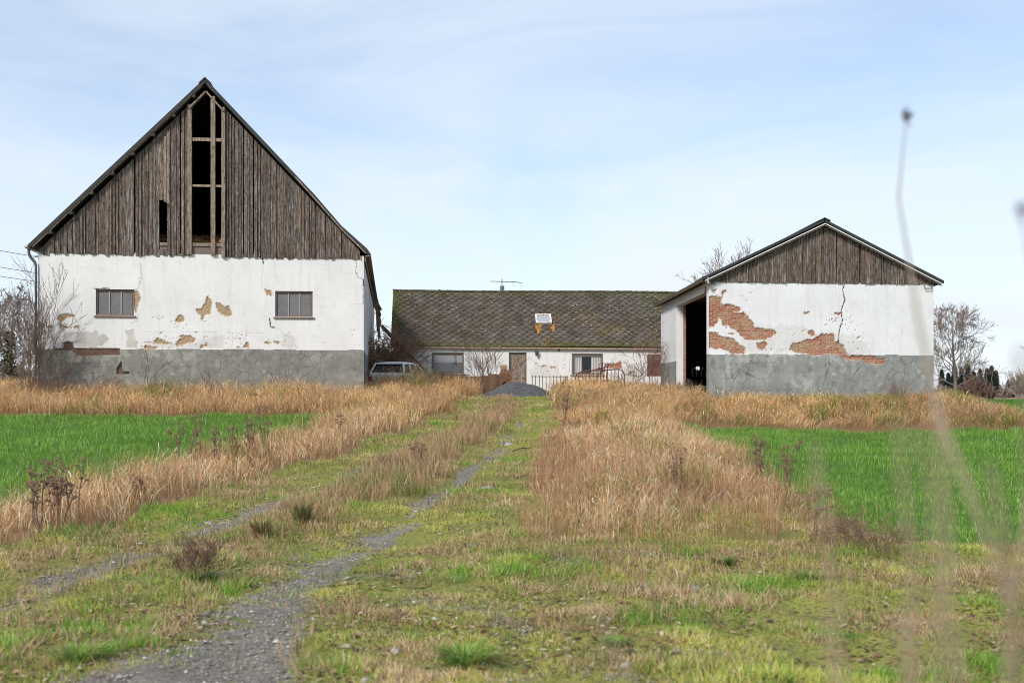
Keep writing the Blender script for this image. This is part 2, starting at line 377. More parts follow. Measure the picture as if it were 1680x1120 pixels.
# ------------------------------------------------------------------ grasses (each kind one uncountable mass)
def blades(name, label, x, y, h, w, col, lean=.35, lx=None, ly=None, cat='grass', trans=.3, zoff=0, lite=False, hoff=None, mat=[None]):
    n = len(x); z = zt(x, y) + zoff
    if hoff is not None: z = z + hoff
    a = rng.uniform(0, 2 * np.pi, n); l = rng.uniform(.1, 1, n) * lean
    dx = np.cos(a) * l; dy = np.sin(a) * l
    if lx is not None: dx = dx + lx; dy = dy + ly
    ln = np.sqrt(dx * dx + dy * dy); hz_ = h / np.sqrt(1 + ln * ln * .9)
    # width direction: perpendicular-ish
    b = rng.uniform(0, np.pi, n); wx = np.cos(b) * w / 2; wy = np.sin(b) * w / 2 * .6
    base = np.stack([x, y, z - .01], -1)
    wv = np.stack([wx, wy, np.zeros(n)], -1)
    m1 = base + np.stack([dx * hz_ * .28, dy * hz_ * .28, hz_ * .55], -1)
    tip = base + np.stack([dx * hz_, dy * hz_, hz_], -1)
    if mat[0] is None: mat[0] = m_blade('grass_blade')
    if lite:
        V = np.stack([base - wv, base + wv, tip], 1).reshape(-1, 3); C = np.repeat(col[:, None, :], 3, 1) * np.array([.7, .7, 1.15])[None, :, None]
        o = np_mesh(name, V, [np.arange(n * 3).reshape(-1, 3)], mat[0], cols=C.reshape(-1, 3)); o['label'] = label; o['category'] = cat; o['kind'] = 'stuff'; return o
    V = np.stack([base - wv, base + wv, m1 - wv * .8, m1 + wv * .8, tip], 1).reshape(-1, 3)
    i = np.arange(n) * 5
    Q = np.stack([i, i + 1, i + 3, i + 2], -1); T = np.stack([i + 2, i + 3, i + 4], -1)
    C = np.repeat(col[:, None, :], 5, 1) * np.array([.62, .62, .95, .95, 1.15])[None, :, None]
    if mat[0] is None: mat[0] = m_blade('grass_blade')
    o = np_mesh(name, V, [Q, T], mat[0], cols=C.reshape(-1, 3)); o['label'] = label; o['category'] = cat; o['kind'] = 'stuff'
    return o
def sample(n, y0, y1, pw=0.0, mar=1.25, ext=1.5):
    """points inside a widened view wedge; density ~ y**-pw"""
    u = rng.random(n)
    # area element ~ (0.45*y*mar+ext) dy * y^-pw -> inverse cdf numerically
    g = np.linspace(y0, y1, 400); d = (.45 * g * mar + ext) * g ** (-pw); c = np.cumsum(d); c = c / c[-1]
    y = np.interp(u, c, g); x = rng.uniform(-1, 1, n) * (.45 * y * mar + ext)
    return x, y
def pal(n, cols, wts, var=.18):
    c = np.array(cols)[rng.choice(len(cols), n, p=np.array(wts) / sum(wts))]
    return np.clip(c * rng.uniform(1 - var, 1 + var, (n, 1)) * rng.uniform(.94, 1.06, (n, 3)), 0, 1)
BUSY = []   # rectangles kept clear (building footprints)
def clear(x, y):
    m = np.ones(len(x), bool)
    for poly in BUSY: m &= ~inpoly(x, y, poly)
    return m
def grow_grass():
    # short turf
    x, y = sample(1350000, 3.6, 47, 1.75); dry, crop, strip, g = zones(x, y)
    keep = ((dry < .5) | ((x > -.5) & (y < 12 + 4 * rng.random(len(x))))) & (crop < .5) & (x > -9) & (x < 22) & ~((x > 3) & (y > 14.5))
    tuft = fbm(x * 3.3, y * 3.0, 13, 3) * .65 + fbm(x * 1.4, y * 1.2, 83, 3) * .35
    keep &= rng.random(len(x)) < np.clip((tuft - .34) * 4.5, .06, 1) * np.where(g > .2, np.clip(1.3 - g * .95, .3, 1) * np.clip((fbm(x * 3.0, y * 2.6, 85, 3) - .37) * 7, .08, 1), 1)
    x, y, tuft, strip, g = x[keep], y[keep], tuft[keep], strip[keep], g[keep]
    n = len(x); pz = fbm(x * .7, y * .7, 91, 4) + (rng.random(n) - .5) * .2; bz = fbm(x * 1.8, y * 1.3, 93, 4) + (rng.random(n) - .5) * .22
    ca = pal(n, [(.60, .56, .13), (.43, .46, .095), (.68, .60, .26)], [3, 3, 2]); cb = pal(n, [(.21, .41, .055), (.31, .48, .07), (.14, .29, .045)], [3, 3, 2])
    cd = pal(n, [(.68, .50, .28), (.48, .31, .17), (.78, .63, .40), (.22, .12, .07)], [3, 3, 2, 1])
    col = np.where((pz > .505 + .03 * (y > 9))[:, None], cb, ca); col = np.where((bz > .535)[:, None], cd, col)
    col = col * (.6 + 1.3 * np.clip(tuft - .3, 0, .5))[:, None]
    h = rng.uniform(.014, .060, n) * (.1 + 4.6 * np.clip(tuft - .32, 0, .5)) * (1 + .6 * (pz > .6)); h *= np.where(g > .25, .7, 1); w = rng.uniform(.004, .009, n) * (.7 + y / 12)
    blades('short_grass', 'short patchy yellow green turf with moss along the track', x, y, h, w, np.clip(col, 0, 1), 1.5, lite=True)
    # longer scruffy tufts in turf and on the centre strip
    x, y = sample(340000, 4, 46, 1.0); dry, crop, strip, g = zones(x, y)
    tf = fbm(x * 1.5, y * 1.5, 101, 3); pr = np.maximum(strip * 1.5 * np.clip((tf - .2) * 5, .45, 1), np.clip((tf - .57) * 5, 0, .5)) * (1 - g * .9)
    edge = np.clip(1 - np.abs(y - 11.2) / 2.6, 0, 1) * (x > -.3); pr = np.maximum(pr, edge * .8 * np.clip((tf - .3) * 4, .2, 1))
    edge2 = np.clip(1 - np.abs(x - itp(y, [0, 8, 12.7, 15.4, 18, 23, 32, 46], [-6.6, -5.9, -5.15, -4.6, -4.1, -3.5, -2.5, -1.3])) / 1.2, 0, 1); pr = np.maximum(pr, edge2 * .75 * np.clip((tf - .3) * 4, .2, 1))
    pr = np.maximum(pr, ((y < 12) & (x < -2.2)) * .22)
    k = (dry < .5) & (crop < .5) & (rng.random(len(x)) < pr); x, y, strip = x[k], y[k], strip[k]; n = len(x)
    k2 = fbm(x * 1.1, y * 1.1, 103, 3) + (rng.random(n) - .5) * .3
    col = np.where((k2 > .60 + .12 * (strip > .4))[:, None], pal(n, [(.16, .24, .05), (.24, .27, .07)], [1, 1]), pal(n, [(.52, .36, .20), (.38, .24, .13), (.60, .46, .28), (.28, .18, .10)], [3, 3, 1, 1]))
    h = rng.uniform(.06, .17, n) * (1 + strip * 1.5 * sstep(13, 18, y) * (1 - sstep(28, 40, y))); w = rng.uniform(.004, .007, n) * (.8 + y / 14)
    blades('grass_tufts', 'longer straw coloured tufts on the strip between the wheel ruts', x, y, h, w, col, .8)
    # green crop
    x, y = sample(270000, 8, 37, 1.0, 1.3); dry, crop, strip, g = zones(x, y)
    k = (crop > .5) & clear(x, y); x, y = x[k], y[k]
    x = np.where(rng.random(len(x)) < .75, np.round(x / .14) * .14 + rng.normal(0, .022, len(x)), x); kk = rng.random(len(x)) < np.clip((fbm(x * 1.1, y * .8, 113, 4) - .28) * 5, .25, 1); x, y = x[kk], y[kk]
    n = len(x); cz = fbm(x * .5, y * .5, 111, 4)
    col = pal(n, [(.17, .32, .045), (.25, .42, .075), (.09, .215, .03), (.46, .58, .32), (.40, .42, .14)], [5, 4, 2, .5, .4], .25) * (.8 + .45 * cz[:, None])
    h = rng.uniform(.05, .17, n) * (.6 + .8 * cz) * np.where((x > 0) & (y < 20), .7, 1); w = rng.uniform(.0035, .006, n) * (.8 + y / 16)
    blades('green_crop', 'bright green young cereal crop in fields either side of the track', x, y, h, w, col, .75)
    x, y = sample(60000, 37, 140, 1.2, 1.3); dry, crop, strip, g = zones(x, y); k = (crop > .5); x, y = x[k], y[k]; n = len(x)
    blades('green_crop', 'distant green crop beyond the farm buildings', x, y, rng.uniform(.1, .2, n), rng.uniform(.03, .05, n), pal(n, [(.06, .24, .022), (.08, .27, .035)], [1, 1]), .5)
    # tall dry grass
    x, y = sample(560000, 11.2, 57, .85, 1.22); dry, crop, strip, g = zones(x, y)
    tf = fbm(x * 1.2, y * 1.2, 121, 3)
    k = (dry > .5) & (rng.random(len(x)) < np.clip((tf - .24) * 3.6, .2, 1)) & clear(x, y)
    k &= rng.random(len(x)) < np.where((x > -.5) & (y < 17), .22 + .78 * sstep(11.8, 16.5, y + (tf - .5) * 4), 1)
    for dxx, dyy in ((.45, 0), (-.45, 0), (0, -.7), (.8, -.8), (-.8, .3)): k &= (zones(x + dxx, y + dyy)[0] > .5) | (rng.random(len(x)) < .5)
    k &= ~((y > 45) & (x > -1.3) & (x < 1.8)) 
    x, y, tf = x[k], y[k], tf[k]; n = len(x)
    right = (x > 0)
    bank = ((y > 36) & right) | ((y > 35) & (x < -5.5))
    big = fbm(x * .35, y * .35, 131, 3)
    h = (.16 + .72 * tf) * rng.uniform(.5, 1.15, n) * (.55 + .95 * big)
    edge = itp(y, [12, 20, 30, 46], [.1, .6, 1.15, 1.75]); oe = itp(y, [12, 17, 29, 36], [4.2, 4.2, 4.6, 5.6]); h *= np.where(right & (y < 36), (.35 + .65 * sstep(-.2, 1.3, x - edge)) * (.35 + .55 * sstep(11.5, 17, y)) * (.55 + .45 * sstep(0, 1.4, oe - x)), 1)
    h *= np.where(~right & (y < 36), .62 + .22 * sstep(16, 26, y), 1)
    h *= np.where((y > 44) & (x > -8) & (x < 13), 1.25, 1) * np.where((y > 44.5) & (x > -7) & (x < -1.5), 1.05 + .35 * (x < -3.6), 1)
    h *= np.where((y > 37) & right & (x > 5), .85, 1) * np.where((x > 7) & (y > 40) & (x < 16), .62, 1)
    h *= np.where((x < -5.5) & (y > 38.5) & (y < 44), 1.35, 1)
    la = fbm(x * .28, y * .5, 141, 3) * 2 * np.pi * 1.6
    lm = np.where(bank, 1.5 * np.clip(fbm(x * .6, y * .6, 151, 3) - .2, 0, 1), .75 * fbm(x * .9, y * .9, 152, 3))
    lm = np.where((y > 36) & right & (x > 3), lm * 2.0, lm)
    green = (fbm(x * .8, y * .8, 161, 4) > np.where(bank & right & (x > 6.5), .55, .66)) & (rng.random(n) < .6)
    ctan = pal(n, [(.86, .60, .34), (.74, .475, .245), (.94, .78, .55), (.39, .22, .115), (.76, .43, .17)], [4, 4, 3, 2, 2], .22)
    sp_ = fbm(x * 1.5, y * 1.1, 191, 4); col = ctan * (.85 + .35 * (big - .5))[:, None] * (.62 + .76 * sp_)[:, None] * np.where(tf > .5, 1.05, .92)[:, None]
    pinkish = ((y < 30))[:, None]; col = np.where(pinkish, col * np.array([1.02, 1.0, .98]), col * np.array([1.04, .97, .84]))
    col = np.where(green[:, None], pal(n, [(.20, .26, .05), (.26, .28, .07)], [1, 1]), col)
    w = rng.uniform(.006, .011, n) * (.55 + y / 26)
    # leaves and seed panicles held part-way up the stems, at every angle
    kk = rng.random(n) < .95; hl = h[kk]; ho = hl * rng.uniform(.15, .85, kk.sum())
    blades('dry_grass_leaves', 'tangled dead leaves and seed panicles within the dry grass', x[kk] + rng.normal(0, .04, kk.sum()), y[kk] + rng.normal(0, .04, kk.sum()), rng.uniform(.06, .17, kk.sum()) * (.7 + y[kk] / 60), w[kk] * rng.uniform(.8, 1.5, kk.sum()),
           np.clip(col[kk] * rng.uniform(.7, 1.45, (kk.sum(), 1)), 0, 1), 2.6, hoff=ho)
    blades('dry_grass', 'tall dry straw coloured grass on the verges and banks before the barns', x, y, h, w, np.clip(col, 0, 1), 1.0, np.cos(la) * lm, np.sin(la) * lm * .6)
    # seed-head haze: slim taller stems standing over the mass
    x, y = sample(90000, 12, 52, 1.1, 1.2); dry, crop, strip, g = zones(x, y)
    k = (dry > .5) & clear(x, y) & (fbm(x * .9, y * .9, 171, 3) > .47) & ~((y > 45) & (x > -1.3) & (x < 1.8)); x, y = x[k], y[k]; n = len(x)
    blades('dry_grass_stems', 'thin upright dead stems rising above the dry grass', x, y, rng.uniform(.35, .8, n) * np.where((x > 7) & (y > 36), .6, 1) * np.where(y < 34, .8, 1), rng.uniform(.003, .005, n) * (.6 + y / 20),
           pal(n, [(.50, .30, .15), (.36, .20, .11), (.60, .42, .24)], [3, 3, 1]), .3)
    # dead leaves and straw litter pressed into the turf
    x, y = sample(70000, 3.8, 22, 1.5); dry, crop, strip, g = zones(x, y); k = (crop < .5) & (dry < .5) & (fbm(x * 2.2, y * 2.2, 201, 3) + rng.random(len(x)) * .25 > .58) & (g < .5); x, y = x[k], y[k]; n = len(x)
    a = rng.uniform(0, 6.28, n); l = rng.uniform(.008, .035, n); w_ = l * rng.uniform(.25, .7, n); z = zt(x, y) + rng.uniform(.005, .022, n); tz = rng.uniform(-.4, .4, n) * l
    ca_, sa_ = np.cos(a), np.sin(a)
    V = np.stack([np.stack([x - ca_ * l, y - sa_ * l, z - tz], -1), np.stack([x - sa_ * w_, y + ca_ * w_, z + .004], -1), np.stack([x + ca_ * l, y + sa_ * l, z + tz], -1), np.stack([x + sa_ * w_, y - ca_ * w_, z], -1)], 1).reshape(-1, 3)
    i = np.arange(n) * 4; colr = pal(n, [(.20, .12, .07), (.10, .065, .04), (.42, .30, .18), (.60, .50, .36), (.28, .15, .07)], [3, 3, 3, 1, 2])
    o = np_mesh('leaf_litter', V, [np.stack([i, i + 1, i + 2, i + 3], -1)], m_blade('litter', .15), cols=np.repeat(colr, 4, 0)); o['label'] = 'brown dead leaves and straw bits lying in the turf'; o['category'] = 'leaf litter'; o['kind'] = 'stuff'
    # gravel stones
    x = rng.uniform(-5.5, 1.5, 150000); y = 3.2 + 30 * rng.random(150000) ** 1.7
    _, _, _, g = zones(x, y); k = rng.random(len(x)) < np.clip(g * 1.6, .01, 1) * np.clip((fbm(x * 4, y * 4, 75, 2) - .2) * 2, .1, 1); x, y = x[k], y[k]; n = len(x)
    r = rng.uniform(.004, .013, n) * np.where(rng.random(n) < .05, 2.2, 1); z = zt(x, y) + .016
    o6 = np.array([(1, 0, 0), (0, 1, 0), (-1, 0, 0), (0, -1, 0), (.2, .1, .7), (0, 0, -.6)])
    th = rng.uniform(0, 6.28, n); cs, sn = np.cos(th), np.sin(th); sc = rng.uniform(.6, 1.4, (n, 6))
    px = o6[None, :, 0] * sc * r[:, None]; py = o6[None, :, 1] * sc * r[:, None] * .8; pz = o6[None, :, 2] * sc * r[:, None]
    V = np.stack([x[:, None] + px * cs[:, None] - py * sn[:, None], y[:, None] + px * sn[:, None] + py * cs[:, None], z[:, None] + pz], -1).reshape(-1, 3)
    i = (np.arange(n) * 6)[:, None]
    T = np.concatenate([np.concatenate([i + a, i + b, i + 4], 1) for a, b in ((0, 1), (1, 2), (2, 3), (3, 0))])
    colr = pal(n, [(.21, .185, .16), (.35, .315, .27), (.13, .12, .105), (.52, .50, .46), (.28, .22, .17)], [4, 4, 3, .7, 1.4])
    o = np_mesh('gravel', V, [T], m_vcol('stone_chip', .15), cols=np.repeat(colr, 6, 0)); o['label'] = 'loose grey stones in the wheel ruts'; o['category'] = 'gravel'; o['kind'] = 'stuff'
# ------------------------------------------------------------------ walls with real missing plaster
def px_of(P):   # world points (n,3) -> photo px (layout helper for patch outlines)
    return 840 + F * P[:, 0] / P[:, 1], HZ - F * (P[:, 2] - EYE) / P[:, 1]
def to_world(root, V):
    c, s = math.cos(root.rotation_euler[2]), math.sin(root.rotation_euler[2]); l = root.location
    return np.stack([V[:, 0] * c - V[:, 1] * s + l[0], V[:, 0] * s + V[:, 1] * c + l[1], V[:, 2] + l[2]], -1)
def wall_mesh(name, root, mat, p0, p1, zb, ztop, res, thick=.3, openings=(), peel=(), hole=(), dirt=(), cracks=(), plinth_z=None, top=None, seed=1, rag=2.2, peel_depth=.03, specks=()):
    """vertical wall from local p0 to p1 (front face). openings: (s0,s1,z0,z1) or callable top"""
    p0 = np.array(p0, float); p1 = np.array(p1, float); Ln = np.hypot(*(p1 - p0)); d = (p1 - p0) / Ln; inn = np.array([-d[1], d[0]])
    ns = max(2, int(Ln / res) + 1); nz = max(2, int((ztop - zb) / res) + 1)
    s = np.linspace(0, Ln, ns); z = np.linspace(zb, ztop, nz)
    # snap grid lines to opening edges
    for o in openings:
        for e in o[:2]:
            s[np.argmin(abs(s - e))] = e
        for e in o[2:4]:
            z[np.argmin(abs(z - e))] = e
    if plinth_z: z[np.argmin(abs(z - plinth_z))] = plinth_z
    S, Z = np.meshgrid(s, z); S = S.ravel(); Zl = Z.ravel()
    if top is not None:     # remap the top edge
        tz = top(S); Zl = np.where(Zl > ztop - .6, Zl + (tz - ztop) * (Zl - (ztop - .6)) / .6, Zl)
    V = np.stack([p0[0] + d[0] * S, p0[1] + d[1] * S, Zl], -1)
    Wd = to_world(root, V); px, py = px_of(Wd)
    q = (fbm(px * .16, py * .16, seed, 3) - .5) * rag * 2.2 + (fbm(px * .6, py * .6, seed + 5, 2) - .5) * rag * .9
    q2 = (fbm(px * .16, py * .16, seed + 50, 3) - .5) * rag * 2.2 + (fbm(px * .6, py * .6, seed + 55, 2) - .5) * rag * .9
    ax, ay = px + q, py + q2
    A = {k: np.zeros(len(S)) for k in ('peel', 'hole', 'dirt', 'crack', 'plinth', 'rim')}
    for pl in peel:
        A['peel'][inpoly(ax, ay, pl)] = 1
        for ex_, ey_ in ((1.3, 0), (-1.3, 0), (0, 1.1), (0, -1.1)): A['rim'][inpoly(ax + ex_, ay + ey_, pl)] = .45 + .4 * (seed % 2)
    A['rim'] = A['rim'] * (vnoise(px * .7, py * .7, seed) > .35) * (1 - A['peel'])
    for pl in hole: A['hole'][inpoly(px + q * .4, py + q2 * .4, pl)] = 1
    for (cx, cy, rx, ry, n) in specks:      # scattered chips
        r = random.Random(int(cx * 7 + cy)); 
        for _ in range(n):
            x, y = cx + r.gauss(0, rx), cy + r.gauss(0, ry); a, b = r.uniform(.4, 1.0) * r.choice((1, 1, 1.9)), r.uniform(.35, .8)
            A['peel'][((ax - x) / a) ** 2 + ((ay - y) / b) ** 2 < 1] = 1
    for (pl, amt) in dirt:
        cx = np.mean([p[0] for p in pl]); 
        A['dirt'] = np.maximum(A['dirt'], inpoly(px + q * 2.5, py + q2 * 2.5, pl) * amt * (.35 + .9 * fbm(px * .09, py * .09, seed + 9, 3)))
    for (pl, wd) in cracks:
        A['crack'] = np.maximum(A['crack'], (pldist(px + q * .45, py + q2 * .45, pl) < max(wd, .45) * (.6 + .8 * vnoise(px * .3, py * .3, 4))) * min(1, (wd / .75) ** 1.6))
    if plinth_z: A['plinth'] = (Zl <= plinth_z + .001 + (fbm(px * .05, py * 0.0, seed + 70, 4) - .5) * .07).astype(float)
    A['dirt'] = np.clip(A['dirt'], 0, .9)
    dep = np.maximum(A['peel'] * peel_depth * (0.6 + .8 * vnoise(px * .5, py * .5, 3)), A['hole'] * .07); dep = np.maximum(dep, A['crack'] * .012)
    if plinth_z: dep = dep - A['plinth'] * .012
    V[:, 0] += inn[0] * dep; V[:, 1] += inn[1] * dep
    idx = np.arange(ns * nz).reshape(nz, ns)
    Fq = np.stack([idx[:-1, :-1], idx[:-1, 1:], idx[1:, 1:], idx[1:, :-1]], -1)
    Sc = (s[:-1] + s[1:]) / 2; Zc = (z[:-1] + z[1:]) / 2; keep = np.ones((nz - 1, ns - 1), bool)
    for o in openings: keep &= ~((Sc[None] > o[0]) & (Sc[None] < o[1]) & (Zc[:, None] > o[2]) & (Zc[:, None] < o[3]))
    Fq = Fq[keep]
    # back + edges
    n0 = len(V); ex = []; ef = []; ea = []
    def quad(a, b, c, e, pl=0.):
        k = n0 + len(ex); ex.extend([a, b, c, e]); ef.append((k, k + 1, k + 2, k + 3)); ea.extend([pl] * 4)
    def P(s_, dd, zz): return (p0[0] + d[0] * s_ + inn[0] * dd, p0[1] + d[1] * s_ + inn[1] * dd, zz)
    th = thick
    tl = top(np.array([0., Ln])) if top is not None else (ztop, ztop)
    pz_ = plinth_z or zb + .01
    quad(P(0, 0, zb), P(0, 0, pz_), P(0, th, pz_), P(0, th, zb), 1. if plinth_z else 0.); quad(P(Ln, 0, zb), P(Ln, th, zb), P(Ln, th, pz_), P(Ln, 0, pz_), 1. if plinth_z else 0.)
    quad(P(0, 0, pz_), P(0, 0, tl[0]), P(0, th, tl[0]), P(0, th, pz_)); quad(P(Ln, 0, pz_), P(Ln, th, pz_), P(Ln, th, tl[1]), P(Ln, 0, tl[1]))
    if not openings: quad(P(0, th, zb), P(0, th, tl[0]), P(Ln, th, tl[1]), P(Ln, th, zb))
    for o in openings:
        s0, s1, z0, z1 = o[:4]
        quad(P(s0, 0, z0), P(s0, 0, z1), P(s0, th, z1), P(s0, th, z0)); quad(P(s1, 0, z0), P(s1, th, z0), P(s1, th, z1), P(s1, 0, z1))
        quad(P(s0, 0, z1), P(s1, 0, z1), P(s1, th, z1), P(s0, th, z1)); quad(P(s0, 0, z0), P(s0, th, z0), P(s1, th, z0), P(s1, 0, z0))
    V = np.concatenate([V, np.array(ex)]); at_ = {k: np.concatenate([v, ea if k == 'plinth' else np.zeros(len(ex))]) for k, v in A.items()}
    return np_mesh(name, V, [Fq, np.array(ef)], mat, root, attrs=at_)

def c7(*p): return [(1060 + x / 3.612, 340 + y / 3.612) for x, y in p]
def c8(*p): return [(1300 + x / 3.11, 340 + y / 3.11) for x, y in p]
def c3(*p): return [(40 + x / 4.306, 390 + y / 4.306) for x, y in p]
def c4(*p): return [(330 + x / 4.306, 390 + y / 4.306) for x, y in p]
def c6(*p): return [(850 + x / 5.335, 450 + y / 5.335) for x, y in p]

M = {}
M['wood'] = mat_wood('weathered_board')
M['beamwood'] = mat_wood('weathered_beam', (.30, .24, .185), (.16, .12, .09), (.40, .35, .29))
M['doorwood'] = mat_wood('door_board', (.25, .19, .15), (.15, .11, .085), (.34, .29, .25))
M['barnwall'] = mat_wall('barn_render', 'tan', (.745, .73, .705), (.175, .17, .145), (.26, .25, .215)); M['shedwall'] = mat_wall('shed_render', 'brick', (.76, .755, .75)); M['housewall'] = mat_wall('house_render', 'brick', (.80, .79, .77))
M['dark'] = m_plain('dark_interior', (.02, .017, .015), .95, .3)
M['felt'] = m_plain('roof_felt', (.045, .045, .042), .85, .5, 3)
M['frame'] = m_plain('window_frame_paint', (.17, .125, .10), .7, .35, 12)
M['metal'] = m_plain('dull_metal', (.10, .10, .10), .55, .3, 10, .4)
M['zinc'] = m_plain('zinc_gutter', (.42, .42, .42), .5, .3, 6, .5)
M['rust'] = m_plain('rusty_steel', (.13, .065, .045), .85, .5, 14)
M['white'] = m_plain('white_paint', (.75, .75, .74), .45, .08, 4)
M['bark'] = m_plain('bare_bark', (.17, .13, .105), .95, .35, 14)
M['twig'] = m_plain('twig', (.19, .135, .105), .9, .35, 9)
M['twigred'] = m_plain('red_twig', (.17, .11, .08), .9, .35, 9)
M['bramble'] = m_plain('brown_bramble', (.30, .17, .095), .9, .45, 5)
M['conif'] = m_vcol('conifer_needles', .35, 3); M['concrete'] = m_plain('concrete', (.30, .29, .27), .9, .25, 6)
def m_glass(name, col, rough=.12, spec=.6, dirt=.5):
    t = NT(name); n = t.noise(3.5, 6, .65)
    c = t.mix(t.rng(n, .35, .75, 0, dirt), col, (.30, .29, .28)); return t.fin(c, rough, spec=spec)
M['barnglass'] = m_glass('dusty_pane', (.13, .125, .125), .42, .35, .35)
M['houseglass'] = m_glass('house_pane', (.09, .095, .10), .08, .8, .2)

def boards(mb, x0, x1, zb, top, y, wmean=.115, gaps=(), rnd=rnd, dz=.04, cuts=(), th=.022):
    """vertical boards on the plane y=const in local frame; top(x)->z ; gaps: x ranges left open; cuts: (x0,x1,zlow,zhigh) board missing between"""
    x = x0
    while x < x1 - .02:
        w = rnd.uniform(wmean * .75, wmean * 1.3); xe = min(x + w, x1)
        skip = next((g for g in gaps if x + .01 < g[1] and xe - .01 > g[0]), None)
        if skip:
            if x < skip[0] - .03: xe = skip[0]
            else: x = skip[1]; continue
        yy = y - rnd.choice((0, 0, .024)) - rnd.uniform(0, .006); b = rnd.uniform(.72, 1.2); tint = rnd.uniform(-.05, .06)
        col = (b * (1 + tint), b, b * (1 - tint)); g = rnd.choice((.003, .004, .006, .012)); tl = rnd.uniform(-.004, .004)
        segs = [(zb + rnd.uniform(-dz, dz * .5), None)]
        for c in cuts:
            if (x + xe) / 2 > c[0] and (x + xe) / 2 < c[1]: segs = [(segs[0][0], c[2] + rnd.uniform(-.05, .05)), (c[3] + rnd.uniform(-.06, .06), None)]
        for a, bz in segs:
            ta = (bz if bz is not None else top(x)); tb = (bz if bz is not None else top(xe))
            if ta < a + .02 and tb < a + .02: continue
            ta = max(ta, a + .01); tb = max(tb, a + .01)
            xa, xb = x + g / 2, xe - g / 2
            mb.add([(xa, yy, a), (xb, yy, a), (xb, yy + th, a), (xa, yy + th, a), (xa + tl, yy, ta), (xb + tl, yy, tb), (xb + tl, yy + th, tb), (xa + tl, yy + th, ta)],
                   [(0, 3, 2, 1), (4, 5, 6, 7), (0, 1, 5, 4), (1, 2, 6, 5), (2, 3, 7, 6), (3, 0, 4, 7)], col)
        # cover batten over some joints
        if rnd.random() < .45 and not any(g_[0] - .05 < xe < g_[1] + .05 for g_ in gaps) and not any(c[0] - .05 < xe < c[1] + .05 for c in cuts):
            t1 = top(xe); bb = b * rnd.uniform(.85, 1.25)
            if t1 > zb + .1: mb.box(xe - .017, xe + .017, y - .052, y - .028, zb + rnd.uniform(-.03, .03), t1 - .02, (bb, bb, bb))
        x = xe

